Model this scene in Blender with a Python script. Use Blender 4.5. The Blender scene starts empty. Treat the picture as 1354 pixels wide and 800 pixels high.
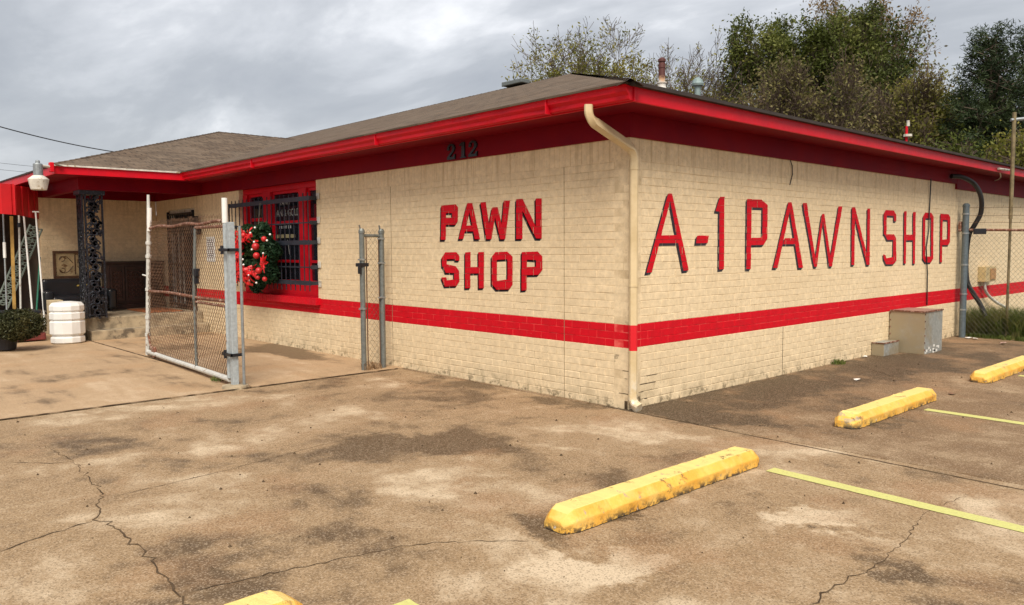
import bpy, bmesh, math, random
import numpy as np
from mathutils import Vector, Matrix, noise as mnoise
R = math.radians
random.seed(7); rng = np.random.default_rng(7)
sc = bpy.context.scene
COL = sc.collection

# ------------------------------------------------------------------ camera
F, YAW, PITCH, ROLL = 1042.545, 0.824703, -0.068366, -0.005859
CAM = np.array([4.9963, -6.2171, 1.6361])
fw = np.array([-math.sin(YAW)*math.cos(PITCH), math.cos(YAW)*math.cos(PITCH), math.sin(PITCH)])
r0 = np.array([math.cos(YAW), math.sin(YAW), 0.0]); u0 = np.cross(r0, fw)
rt = r0*math.cos(ROLL)+u0*math.sin(ROLL); up = -r0*math.sin(ROLL)+u0*math.cos(ROLL)
cam = bpy.data.objects.new('camera', bpy.data.cameras.new('camera')); COL.objects.link(cam)
cam.data.sensor_width = 36; cam.data.lens = F/1354*36; cam.data.clip_end = 3000; cam.data.clip_start = 0.05
m = Matrix.Identity(4)
for i in range(3):
    m[i][0] = rt[i]; m[i][1] = up[i]; m[i][2] = -fw[i]; m[i][3] = CAM[i]
cam.matrix_world = m
sc.camera = cam

# ------------------------------------------------------------------ world, sun, exposure
SUN_EL, SUN_AZ = 50, 130      # azimuth measured clockwise from +Y, the sun stands behind the camera
w = bpy.data.worlds.new('World'); sc.world = w; w.use_nodes = True
nt = w.node_tree; nt.nodes.clear(); N = nt.nodes.new; L = nt.links.new
out = N('ShaderNodeOutputWorld'); bg = N('ShaderNodeBackground'); bg.inputs[1].default_value = 0.10
sky = N('ShaderNodeTexSky'); sky.sky_type = 'NISHITA'; sky.sun_disc = False
sky.sun_elevation = R(SUN_EL); sky.sun_rotation = R(SUN_AZ); sky.air_density = 1.0; sky.dust_density = 3.0
tc = N('ShaderNodeTexCoord')
sep = N('ShaderNodeSeparateXYZ'); L(tc.outputs['Generated'], sep.inputs[0])
# clouds laid on a flat layer: direction / height
zc = N('ShaderNodeMath'); zc.operation = 'MAXIMUM'; L(sep.outputs[2], zc.inputs[0]); zc.inputs[1].default_value = 0.0
za = N('ShaderNodeMath'); za.operation = 'ADD'; L(zc.outputs[0], za.inputs[0]); za.inputs[1].default_value = 0.16
dv = N('ShaderNodeVectorMath'); dv.operation = 'DIVIDE'; L(tc.outputs['Generated'], dv.inputs[0])
cz = N('ShaderNodeCombineXYZ'); [L(za.outputs[0], cz.inputs[i]) for i in range(3)]; L(cz.outputs[0], dv.inputs[1])
mp = N('ShaderNodeMapping'); mp.inputs['Rotation'].default_value = (0, 0, R(20)); mp.inputs['Scale'].default_value = (0.75, 1.35, 0.0)
mp.inputs['Location'].default_value = (3.1, 1.7, 0)
L(dv.outputs[0], mp.inputs[0])
n1 = N('ShaderNodeTexNoise'); n1.inputs['Scale'].default_value = 1.1; n1.inputs['Detail'].default_value = 7; n1.inputs['Roughness'].default_value = 0.55
n1.inputs['Distortion'].default_value = 0.35; L(mp.outputs[0], n1.inputs[0])
cr = N('ShaderNodeValToRGB'); L(n1.outputs[0], cr.inputs[0])
e = cr.color_ramp.elements
e[0].position = 0.32; e[0].color = (1.42, 1.48, 1.60, 1)
e[1].position = 0.72; e[1].color = (3.9, 3.9, 3.95, 1)
k = e.new(0.46); k.color = (1.72, 1.78, 1.88, 1)
k = e.new(0.58); k.color = (2.35, 2.4, 2.5, 1)
mx = N('ShaderNodeMix'); mx.data_type = 'RGBA'; mx.inputs[0].default_value = 0.93
L(sky.outputs[0], mx.inputs[6]); L(cr.outputs[0], mx.inputs[7]); L(mx.outputs[2], bg.inputs[0]); L(bg.outputs[0], out.inputs[0])

sd = bpy.data.lights.new('sun', 'SUN'); sd.energy = 1.5; sd.angle = R(32); sd.color = (1, 0.91, 0.79)
so = bpy.data.objects.new('sun', sd); COL.objects.link(so)
sdir = Vector((math.sin(R(SUN_AZ))*math.cos(R(SUN_EL)), math.cos(R(SUN_AZ))*math.cos(R(SUN_EL)), math.sin(R(SUN_EL))))
so.rotation_euler = sdir.to_track_quat('Z', 'Y').to_euler()
so.location = (10, -10, 20)
sc.view_settings.view_transform = 'Standard'; sc.view_settings.look = 'None'
sc.view_settings.exposure = 1.58; sc.view_settings.gamma = 1
sc.render.engine = 'CYCLES'; sc.cycles.max_bounces = 6

# ------------------------------------------------------------------ measuring helpers (photo point -> point on a real plane)
def ray(q): return fw + rt*(q[0]-677)/F - up*(q[1]-400)/F
def hit(q, ax, v):
    d = ray(q); return CAM + d*((v-CAM[ax])/d[ax])
def G(x, y, z=0): return hit((x, y), 2, z)
def PA(x, y, c=0): return hit((x, y), 1, c)
def PB(x, y, c=0): return hit((x, y), 0, c)

def atd(q, b):
    d = ray(q); return CAM+d*np.hypot(b[0]-CAM[0], b[1]-CAM[1])/np.hypot(d[0], d[1])

# ------------------------------------------------------------------ object helpers
def link(o): COL.objects.link(o); return o
WM = {}
def tag(o, label=None, cat=None, group=None, kind=None):
    if label: o['label'] = label
    if cat: o['category'] = cat
    if group: o['group'] = group
    if kind: o['kind'] = kind
    return o
def thing(name, label, cat, loc, group=None):
    o = link(bpy.data.objects.new(name, None)); o.location = loc; o.empty_display_size = 0.2
    WM[o.name] = Matrix.Translation(Vector(loc))
    return tag(o, label, cat, group)
class MB:
    def __init__(s): s.v = []; s.f = []; s.mi = []
    def add(s, vs, fs, mi=0):
        b = len(s.v); s.v += [tuple(map(float, x)) for x in vs]
        s.f += [tuple(b+i for i in f) for f in fs]; s.mi += [mi]*len(fs); return s
    def box(s, x0, x1, y0, y1, z0, z1, mi=0):
        vs = [(x, y, z) for z in (z0, z1) for y in (y0, y1) for x in (x0, x1)]
        return s.add(vs, [(0, 2, 3, 1), (4, 5, 7, 6), (0, 1, 5, 4), (2, 6, 7, 3), (0, 4, 6, 2), (1, 3, 7, 5)], mi)
    def obox(s, c, ax, ay, az, mi=0):      # centre + half axes
        c, ax, ay, az = map(np.array, (c, ax, ay, az))
        vs = [c+ax*x+ay*y+az*z for z in (-1, 1) for y in (-1, 1) for x in (-1, 1)]
        return s.add(vs, [(0, 2, 3, 1), (4, 5, 7, 6), (0, 1, 5, 4), (2, 6, 7, 3), (0, 4, 6, 2), (1, 3, 7, 5)], mi)
    def quad(s, a, b, c, d, mi=0): return s.add([a, b, c, d], [(0, 1, 2, 3)], mi)
    def tube(s, pts, r, n=8, mi=0, caps=True):
        P = [np.array(p, float) for p in pts]; rs = r if hasattr(r, '__len__') else [r]*len(P)
        T = []
        for i in range(len(P)):
            t = P[min(i+1, len(P)-1)]-P[max(i-1, 0)]; T.append(t/(np.linalg.norm(t)+1e-12))
        a = np.array([0, 0, 1.]) if abs(T[0][2]) < .9 else np.array([1., 0, 0])
        nn = np.cross(T[0], a); nn /= np.linalg.norm(nn); vs = []
        for i, p in enumerate(P):
            nn = nn-T[i]*(nn@T[i]); nn /= (np.linalg.norm(nn)+1e-12); bb = np.cross(T[i], nn)
            for k in range(n):
                an = 2*math.pi*k/n; vs.append(p+(nn*math.cos(an)+bb*math.sin(an))*rs[i])
        fs = []
        for i in range(len(P)-1):
            for k in range(n):
                k2 = (k+1) % n; fs.append((i*n+k, i*n+k2, (i+1)*n+k2, (i+1)*n+k))
        if caps: fs += [tuple(range(n))[::-1], tuple((len(P)-1)*n+k for k in range(n))]
        return s.add(vs, fs, mi)
    def lathe(s, c, prof, n=24, mi=0, sq=(1, 1)):
        vs = []; c = np.array(c, float)
        for r, z in prof:
            for k in range(n):
                a = 2*math.pi*k/n; vs.append(c+np.array([r*math.cos(a)*sq[0], r*math.sin(a)*sq[1], z]))
        fs = []
        for i in range(len(prof)-1):
            for k in range(n):
                k2 = (k+1) % n; fs.append((i*n+k, i*n+k2, (i+1)*n+k2, (i+1)*n+k))
        fs += [tuple(range(n))[::-1], tuple((len(prof)-1)*n+k for k in range(n))]
        return s.add(vs, fs, mi)
    def extrude(s, prof, p0, p1, mi=0):    # closed 3-D profile swept from p0 to p1 (profile given as offsets)
        n = len(prof); p0 = np.array(p0, float); p1 = np.array(p1, float)
        vs = [p0+np.array(q) for q in prof]+[p1+np.array(q) for q in prof]
        fs = [(i, (i+1) % n, n+(i+1) % n, n+i) for i in range(n)]+[tuple(range(n))[::-1], tuple(range(n, 2*n))]
        return s.add(vs, fs, mi)
    def build(s, name, mats, parent=None, bevel=0, smooth=False, fix=True, seg=2):
        me = bpy.data.meshes.new(name); me.from_pydata(s.v, [], s.f)
        mats = mats if isinstance(mats, (list, tuple)) else [mats]
        for q in mats: me.materials.append(q)
        if len(mats) > 1: me.polygons.foreach_set('material_index', s.mi)
        if bevel or fix:
            bm = bmesh.new(); bm.from_mesh(me)
            if fix: bmesh.ops.recalc_face_normals(bm, faces=bm.faces[:])
            if bevel:
                ed = [e_ for e_ in bm.edges if len(e_.link_faces) == 2 and e_.calc_face_angle(0) > 0.5]
                bmesh.ops.bevel(bm, geom=ed, offset=bevel, segments=seg, profile=.6, affect='EDGES', clamp_overlap=True)
            bm.to_mesh(me); bm.free()
        if smooth: me.polygons.foreach_set('use_smooth', [True]*len(me.polygons))
        o = link(bpy.data.objects.new(name, me))
        if parent is None:
            co = np.empty(len(me.vertices)*3, np.float32); me.vertices.foreach_get('co', co); co = co.reshape(-1, 3)
            b = np.array([(co[:, 0].min()+co[:, 0].max())/2, (co[:, 1].min()+co[:, 1].max())/2, co[:, 2].min()])
            me.vertices.foreach_set('co', (co-b).astype(np.float32).ravel()); o.location = b
            WM[o.name] = Matrix.Translation(Vector(b))
        else:
            o.parent = parent; o.matrix_parent_inverse = WM[parent.name].inverted(); WM[o.name] = Matrix.Identity(4)
        return o
def build_each(mb, name, mats, parent, **kw):      # every separate solid becomes a part of its own
    par = list(range(len(mb.v)))
    def find(i):
        while par[i] != i: par[i] = par[par[i]]; i = par[i]
        return i
    for f in mb.f:
        for i in f[1:]: par[find(i)] = find(f[0])
    groups = {}
    for f, mi in zip(mb.f, mb.mi): groups.setdefault(find(f[0]), []).append((f, mi))
    out_ = []
    for fs in groups.values():
        ids = sorted({i for f, _ in fs for i in f}); mp_ = {i: k for k, i in enumerate(ids)}
        q = MB(); q.v = [mb.v[i] for i in ids]; q.f = [tuple(mp_[i] for i in f) for f, _ in fs]; q.mi = [mi for _, mi in fs]
        out_.append(q.build(name, mats, parent, **kw))
    return out_
def dup(root, d, label=None, group=None):
    r = root.copy(); link(r); r.location = Vector(root.location)+Vector(d)
    if label: r['label'] = label
    if group: r['group'] = group
    for ch in list(root.children):
        c = ch.copy(); link(c); c.parent = r
        for g in list(ch.children):
            h = g.copy(); link(h); h.parent = c
    return r

# ------------------------------------------------------------------ material helpers
class NM:
    def __init__(s, name):
        s.m = bpy.data.materials.new(name); s.m.use_nodes = True; s.t = s.m.node_tree
        s.b = s.t.nodes['Principled BSDF']; s.geo = s.n('ShaderNodeNewGeometry'); s.P = s.geo.outputs['Position']
    def n(s, t): return s.t.nodes.new(t)
    def l(s, a, b):
        if isinstance(a, (int, float)): b.default_value = a
        elif isinstance(a, (tuple, list)): b.default_value = tuple(a) if len(a) == 4 or b.type == 'VECTOR' else tuple(a)+(1,)
        else: s.t.links.new(a, b)
    def math(s, op, a, b=0.0, c=None):
        k = s.n('ShaderNodeMath'); k.operation = op; s.l(a, k.inputs[0]); s.l(b, k.inputs[1])
        if c is not None: s.l(c, k.inputs[2])
        return k.outputs[0]
    def noise(s, scale, detail=4, rough=.5, dist=0, vec=None, col=False, stretch=None):
        v = vec if vec is not None else s.P
        if stretch:
            mpn = s.n('ShaderNodeMapping'); mpn.inputs['Scale'].default_value = stretch; s.l(v, mpn.inputs[0]); v = mpn.outputs[0]
        k = s.n('ShaderNodeTexNoise'); k.inputs['Scale'].default_value = scale; k.inputs['Detail'].default_value = detail
        k.inputs['Roughness'].default_value = rough; k.inputs['Distortion'].default_value = dist; s.l(v, k.inputs[0])
        return k.outputs[1 if col else 0]
    def mix(s, f, a, b, blend='MIX'):
        k = s.n('ShaderNodeMix'); k.data_type = 'RGBA'; k.blend_type = blend; s.l(f, k.inputs[0]); s.l(a, k.inputs[6]); s.l(b, k.inputs[7]); return k.outputs[2]
    def ramp(s, f, lo, hi, a=0.0, b=1.0):
        k = s.n('ShaderNodeMapRange'); k.interpolation_type = 'SMOOTHSTEP'; s.l(f, k.inputs[0])
        for i, v in enumerate((lo, hi, a, b)): k.inputs[i+1].default_value = v
        return k.outputs[0]
    def vor(s, scale, vec=None, feat='F1', out=0):
        k = s.n('ShaderNodeTexVoronoi'); k.inputs['Scale'].default_value = scale; k.feature = feat; s.l(vec if vec is not None else s.P, k.inputs[0]); return k.outputs[out]
    def sep(s, v=None):
        k = s.n('ShaderNodeSeparateXYZ'); s.l(s.P if v is None else v, k.inputs[0]); return k.outputs
    def comb(s, x, y, z):
        k = s.n('ShaderNodeCombineXYZ'); s.l(x, k.inputs[0]); s.l(y, k.inputs[1]); s.l(z, k.inputs[2]); return k.outputs[0]
    def bump(s, h, strength=.3, dist=.01):
        k = s.n('ShaderNodeBump'); k.inputs['Strength'].default_value = strength; k.inputs['Distance'].default_value = dist
        s.l(h, k.inputs['Height']); s.t.links.new(k.outputs[0], s.b.inputs['Normal'])
    def done(s, col, rough=.6, metal=0, spec=None):
        s.l(col, s.b.inputs['Base Color']); s.l(rough, s.b.inputs['Roughness']); s.l(metal, s.b.inputs['Metallic'])
        if spec is not None: s.b.inputs['Specular IOR Level'].default_value = spec
        return s.m
def simple(name, col, rough=.5, metal=0, var=.25, scale=6, dirt=None, dirtamt=.5, dscale=9, bump=0, bscale=60):
    k = NM(name); c = tuple(col)
    c = k.mix(k.ramp(k.noise(scale, 5, .6), .3, .7), tuple(x*(1-var) for x in col), tuple(min(1, x*(1+var*.5)) for x in col))
    if dirt: c = k.mix(k.ramp(k.noise(dscale, 6, .65), .62-dirtamt*.25, .72-dirtamt*.2), c, dirt)
    if bump: k.bump(k.noise(bscale, 4, .6), bump, .004)
    return k.done(c, rough, metal)

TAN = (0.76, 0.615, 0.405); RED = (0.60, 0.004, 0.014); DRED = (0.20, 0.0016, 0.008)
def wall_mat(name, mortar=False):
    k = NM(name); x, y, z = k.sep()
    mott = k.noise(14, 6, .7); big = k.noise(1.1, 4, .5); fine = k.noise(70, 3, .6)
    c = k.mix(k.ramp(mott, .35, .68), tuple(v*.87 for v in TAN), tuple(min(1, v*1.1) for v in TAN))
    c = k.mix(k.ramp(big, .35, .7, 0, .25), c, (0.66, 0.51, 0.32))
    # scuffed grey brown speckle where the paint is thin
    c = k.mix(k.ramp(k.math('MULTIPLY', k.noise(38, 4, .7), k.ramp(k.noise(2.2, 4, .6), .35, .65, .75, 1.05)), .56, .68, 0, .5), c, (0.33, 0.25, 0.15))
    # each brick has its own tone
    cell = k.n('ShaderNodeTexWhiteNoise'); cell.noise_dimensions = '3D'
    cell_in = k.comb(k.math('FLOOR', k.math('DIVIDE', x, .2350)), k.math('FLOOR', k.math('DIVIDE', y, .2350)), k.math('FLOOR', k.math('DIVIDE', z, .0782)))
    k.l(cell_in, cell.inputs['Vector'])
    c = k.mix(k.ramp(cell.outputs[0], 0, 1, 0, .20), c, (0.58, 0.45, 0.27))
    # water streaks under the eaves and dirt at the foot
    st = k.math('MULTIPLY', k.ramp(k.noise(3.5, 4, .6, stretch=(3, 3, .12)), .5, .68), k.ramp(z, 2.0, 2.75))
    c = k.mix(k.math('MULTIPLY', st, .4), c, (0.34, 0.235, 0.12))
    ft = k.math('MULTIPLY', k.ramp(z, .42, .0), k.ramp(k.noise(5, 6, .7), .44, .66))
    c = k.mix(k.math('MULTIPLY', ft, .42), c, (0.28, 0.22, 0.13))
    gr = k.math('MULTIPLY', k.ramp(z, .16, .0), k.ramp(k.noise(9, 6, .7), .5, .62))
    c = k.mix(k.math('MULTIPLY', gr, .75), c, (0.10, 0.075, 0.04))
    if mortar:
        c = k.mix(k.ramp(k.noise(2.6, 5, .65), .42, .66, .0, .6), c, (0.40, 0.29, 0.16))
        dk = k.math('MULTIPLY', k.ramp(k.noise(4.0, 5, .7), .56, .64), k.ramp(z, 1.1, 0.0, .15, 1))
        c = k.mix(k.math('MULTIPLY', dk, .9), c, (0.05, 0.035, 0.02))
    edge = k.math('MULTIPLY', k.math('SUBTRACT', k.noise(40, 2, .5), .5), .006)
    zz = k.math('ADD', z, edge)
    band = k.math('MULTIPLY', k.math('GREATER_THAN', zz, .6245), k.math('LESS_THAN', zz, .8615))
    rc = k.mix(k.ramp(k.noise(9, 5, .6), .3, .75), RED, (0.50, 0.006, 0.014))
    if mortar: rc = k.mix(k.ramp(k.noise(5, 3, .6), .4, .6, .1, .7), rc, (0.80, 0.17, 0.14))
    else: rc = k.mix(k.ramp(k.noise(60, 4, .7), .67, .74, 0, .7), rc, (0.75, 0.42, 0.30))
    c = k.mix(band, c, rc)
    k.bump(k.math('ADD', k.math('MULTIPLY', mott, .5), fine), .38, .006)
    return k.done(c, .6, 0, .15)
M = {}
M['brick'] = wall_mat('painted_brick'); M['mortar'] = wall_mat('painted_mortar', True)
k = NM('letter_red'); c = k.mix(k.ramp(k.noise(12, 5, .6), .3, .75), RED, (0.48, 0.004, 0.014))
c = k.mix(k.ramp(k.noise(75, 4, .7), .68, .74, 0, .7), c, (0.75, 0.45, 0.32)); k.bump(k.noise(70, 3, .6), .35, .005); M['letter_red'] = k.done(c, .6, 0, .15)
M['jointline'] = simple('control_joint_brown', (0.26, 0.19, 0.11), .8)  # dull brown of the control joint lines
M['letter_pale'] = simple('letter_red_in_joints', (0.66, 0.10, 0.075), .6, 0, .3, 14)
k = NM('letter_black'); c = k.mix(k.ramp(k.noise(60, 4, .7), .66, .74, 0, .6), (0.018, 0.014, 0.022), (0.3, 0.24, 0.16)); M['letter_black'] = k.done(c, .55)
k = NM('red_trim'); c = k.mix(k.ramp(k.noise(3, 5, .6), .3, .7), RED, (0.50, 0.006, 0.018))
c = k.mix(k.ramp(k.noise(55, 5, .75), .66, .72, 0, .7), c, (0.72, 0.40, 0.33)); k.bump(k.noise(7, 4, .5), .25, .02); M['red'] = k.done(c, .45, 0, .2)
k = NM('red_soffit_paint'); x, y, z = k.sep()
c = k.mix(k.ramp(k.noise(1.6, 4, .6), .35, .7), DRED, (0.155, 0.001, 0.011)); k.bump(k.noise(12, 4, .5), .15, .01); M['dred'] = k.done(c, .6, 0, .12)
k = NM('shingles')
x, y, z = k.sep(); nz = k.sep(k.geo.outputs['Normal'])
isx = k.math('GREATER_THAN', k.math('ABSOLUTE', nz[0]), k.math('ABSOLUTE', nz[1]))
u = k.math('ADD', k.math('MULTIPLY', y, isx), k.math('MULTIPLY', x, k.math('SUBTRACT', 1, isx)))
br = k.n('ShaderNodeTexBrick'); k.l(k.comb(u, k.math('MULTIPLY', z, 3.35), 0), br.inputs[0])
br.inputs['Scale'].default_value = 1; br.inputs['Brick Width'].default_value = .30; br.inputs['Row Height'].default_value = .145
br.inputs['Mortar Size'].default_value = .014; br.inputs['Bias'].default_value = 0; br.inputs['Color1'].default_value = (0.125, 0.086, 0.058, 1)
br.inputs['Color2'].default_value = (0.075, 0.050, 0.033, 1); br.inputs['Mortar'].default_value = (0.022, 0.015, 0.011, 1)
c = k.mix(k.ramp(k.noise(.9, 5, .6), .38, .66, 0, .4), br.outputs[0], (0.13, 0.105, 0.08))
c = k.mix(k.ramp(k.noise(1.4, 4, .6, stretch=(.5, 1.6, 4)), .5, .7, 0, .6), c, (0.05, 0.034, 0.025))
rowv = k.comb(k.math('MULTIPLY', u, 1.3), k.math('MULTIPLY', k.math('FLOOR', k.math('DIVIDE', k.math('MULTIPLY', z, 3.35), .145)), .9), 0)
c = k.mix(k.ramp(k.noise(1.6, 4, .7, vec=rowv), .46, .62, 0, .7), c, (0.155, 0.115, 0.082))
c = k.mix(k.ramp(k.noise(2.3, 4, .7, vec=rowv), .52, .64, 0, .7), c, (0.035, 0.024, 0.018))
c = k.mix(k.ramp(k.noise(150, 2, .5), .4, .65, 0, .25), c, (0.30, 0.23, 0.17))
k.bump(k.math('ADD', k.math('MULTIPLY', br.outputs[1], -1.0), k.math('MULTIPLY', k.noise(90, 2, .5), .4)), .6, .012); M['shingle'] = k.done(c, .95, 0, .2)
k = NM('ridge_shingle'); wn = k.n('ShaderNodeTexWhiteNoise'); k.l(k.vor(4, out=1), wn.inputs[0])
c = k.mix(wn.outputs[0], (0.06, 0.042, 0.03), (0.12, 0.085, 0.06)); M['ridge'] = k.done(c, .95, 0, .2)
M['downspout'] = simple('cream_painted_metal', (0.60, 0.475, 0.275), .42, 0, .12, 4, (0.25, 0.17, 0.08), .12, 14, .1, 20)
k = NM('downspout_paint'); x, y, z = k.sep()
c = k.mix(k.ramp(k.noise(5, 5, .6), .35, .7), (0.63, 0.50, 0.30), (0.52, 0.40, 0.22))
c = k.mix(k.math('MULTIPLY', k.ramp(z, .55, .1), k.ramp(k.noise(9, 5, .7), .4, .7)), c, (0.68, 0.64, 0.54))
c = k.mix(k.math('MULTIPLY', k.math('GREATER_THAN', z, .612), k.math('LESS_THAN', z, .868)), c, RED)
k.bump(k.noise(14, 3, .5), .12, .01); M['spout'] = k.done(c, .4)
def metal(name, col, rough=.45, rust=.3, rc=(0.16, 0.055, 0.02), sc_=7, met=.55):
    k = NM(name); n_ = k.noise(sc_, 6, .7); c = k.mix(k.ramp(k.noise(25, 4, .6), .3, .7), tuple(v*.75 for v in col), col)
    f = k.ramp(n_, .72-rust*.4, .80-rust*.35); c = k.mix(f, c, rc)
    k.bump(n_, .15, .004); return k.done(c, k.math('ADD', k.math('MULTIPLY', f, .4), rough), k.math('MULTIPLY', k.math('SUBTRACT', 1, f), met))
M['galv'] = metal('galvanised_steel', (0.33, 0.36, 0.37), .42, .12)
M['galv_dark'] = metal('weathered_steel', (0.21, 0.23, 0.22), .5, .25)
M['postgrey'] = metal('grey_painted_post', (0.42, 0.47, 0.49), .5, .10, met=.15)
M['whitepipe'] = metal('flaking_white_pipe', (0.62, 0.62, 0.58), .55, .36, (0.19, 0.11, 0.06), 9, .1)
M['rust'] = simple('rusty_steel', (0.17, 0.065, 0.035), .85, .1, .5, 14, (0.38, 0.25, 0.19), .5, 22)
M['rustwire'] = simple('rusty_wire', (0.135, 0.072, 0.04), .75, .2, .45, 5)
M['galvwire'] = simple('galvanised_wire', (0.15, 0.135, 0.10), .5, .5, .35, 9)
M['black'] = simple('black_iron', (0.014, 0.015, 0.02), .4, .2, .3, 12)
M['iron'] = simple('wrought_iron', (0.016, 0.018, 0.026), .38, .3, .5, 20, (0.10, 0.11, 0.13), .25, 40)
M['guard'] = simple('charcoal_guard_bar', (0.028, 0.034, 0.048), .4, .2, .3, 10)
M['rubber'] = simple('black_cable_jacket', (0.012, 0.012, 0.013), .45, 0, .3, 10)
M['white'] = simple('white_plastic', (0.78, 0.78, 0.75), .35, 0, .06, 5)
M['offwhite'] = simple('aged_white', (0.62, 0.59, 0.52), .5, 0, .25, 8, (0.3, 0.22, 0.12), .3)
M['concrete'] = simple('step_concrete', (0.36, 0.29, 0.19), .9, 0, .4, 5, (0.12, 0.095, 0.065), .35, 4, .5, 60)
M['wood_dark'] = simple('dark_carved_wood', (0.036, 0.014, 0.011), .4, 0, .5, 6)
M['frame_wood'] = simple('brown_frame_wood', (0.10, 0.045, 0.02), .4, 0, .4, 10)
M['canvas'] = simple('cream_canvas', (0.46, 0.34, 0.18), .8, 0, .3, 8, (0.16, 0.08, 0.03), .4, 10)
M['leather'] = simple('black_vinyl', (0.010, 0.011, 0.014), .32, 0, .3, 6)
M['yelwood'] = simple('yellow_pine_board', (0.42, 0.25, 0.06), .6, 0, .35, 4)
M['green'] = simple('green_pole_paint', (0.01, 0.13, 0.075), .4, 0, .2, 6)
M['lattice'] = simple('grey_green_painted_iron', (0.16, 0.20, 0.17), .6, 0, .4, 12)
M['shed'] = simple('shaded_brown_boards', (0.045, 0.032, 0.022), .8, 0, .6, 3)
M['mat'] = simple('orange_door_mat', (0.42, 0.13, 0.035), .95, 0, .5, 18, (0.15, 0.05, 0.02), .5, 16)
M['teal'] = metal('aged_copper_green_vent', (0.24, 0.32, 0.325), .6, .25, (0.3, 0.3, 0.28), 8, .2)
M['rubbish_white'] = simple('crumpled_paper', (0.75, 0.73, 0.68), .7, 0, .1, 10)
M['bark'] = simple('bark', (0.13, 0.095, 0.07), .9, 0, .4, 5)
M['bark_grey'] = simple('grey_twig_bark', (0.115, 0.083, 0.062), .9, 0, .3, 5)
k = NM('flue_enamel'); x, y, z = k.sep(); 
c = k.mix(k.ramp(k.math('ADD', z, k.math('MULTIPLY', k.noise(9, 4, .6), .25)), 4.17, 4.28), (0.58, 0.56, 0.52), (0.50, 0.30, 0.16))
c = k.mix(k.ramp(k.math('ADD', z, k.math('MULTIPLY', k.noise(9, 4, .6), .25)), 4.25, 4.33), c, (0.09, 0.025, 0.02)); M['flue'] = k.done(c, .6)
# red corrugated sheet
M['redmetal'] = simple('red_sheet_metal', (0.55, 0.010, 0.014), .35, .1, .15, 3)
# dark glass
k = NM('window_glass'); M['glass'] = k.done((0.012, 0.014, 0.02), .08, 0, .6)
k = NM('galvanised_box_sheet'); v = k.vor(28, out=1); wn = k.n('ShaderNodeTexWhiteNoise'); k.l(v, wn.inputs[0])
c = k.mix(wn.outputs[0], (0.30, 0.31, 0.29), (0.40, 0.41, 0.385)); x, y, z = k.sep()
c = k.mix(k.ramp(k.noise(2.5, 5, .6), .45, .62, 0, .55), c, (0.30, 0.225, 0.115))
nb = k.sep(k.geo.outputs['Normal'])[1]; c = k.mix(k.math('MULTIPLY', k.math('LESS_THAN', nb, -.5), k.ramp(k.noise(4, 4, .6), .25, .5, .6, .95)), c, (0.345, 0.29, 0.19))  # tan reflection painted into the box's front face
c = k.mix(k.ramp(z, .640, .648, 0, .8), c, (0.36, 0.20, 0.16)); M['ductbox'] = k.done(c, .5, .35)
k = NM('stop_paint'); x, y, z = k.sep()
c = k.mix(k.ramp(k.noise(4, 5, .6), .35, .7), (0.80, 0.46, 0.075), (0.74, 0.36, 0.04))
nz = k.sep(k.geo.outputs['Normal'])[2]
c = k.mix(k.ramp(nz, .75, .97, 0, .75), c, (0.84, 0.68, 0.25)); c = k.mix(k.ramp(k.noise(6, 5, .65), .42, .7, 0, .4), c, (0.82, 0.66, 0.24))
wear = k.math('MULTIPLY', k.ramp(k.noise(13, 7, .75), .55, .62), k.ramp(k.noise(3.2, 4, .6), .48, .6))
c = k.mix(wear, c, (0.17, 0.10, 0.045)); c = k.mix(k.math('MULTIPLY', k.ramp(k.noise(4.5, 6, .75), .60, .63), .8), c, (0.36, 0.30, 0.21))
low = k.math('MAXIMUM', k.math('MULTIPLY', k.ramp(z, .07, .0), k.ramp(k.noise(10, 7, .75), .47, .56)), k.math('LESS_THAN', k.math('ADD', z, k.math('MULTIPLY', k.noise(30, 4, .6), .016)), .014))  # dark blotches low down, plus contact shade painted along the base
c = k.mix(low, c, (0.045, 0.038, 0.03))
c = k.mix(k.math('MULTIPLY', k.ramp(z, .05, .02), k.ramp(k.noise(17, 4, .6), .66, .70)), c, (0.7, 0.68, 0.62))
k.bump(k.math('ADD', k.noise(28, 6, .7), k.math('MULTIPLY', wear, -.5)), .7, .012); M['stop'] = k.done(c, .6)
k = NM('line_paint'); c = k.mix(k.ramp(k.noise(60, 5, .75), .30, .62), (0.60, 0.60, 0.20), (0.52, 0.50, 0.17))
c = k.mix(k.ramp(k.noise(45, 6, .8), .58, .66, 0, .85), c, (0.30, 0.23, 0.14)); M['line'] = k.done(c, .7)
k = NM('crack_dirt'); M['crack'] = k.done(k.mix(k.ramp(k.noise(9, 4, .6), .35, .6), (0.055, 0.036, 0.022), (0.11, 0.075, 0.045)), .95, 0, .1)

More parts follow.
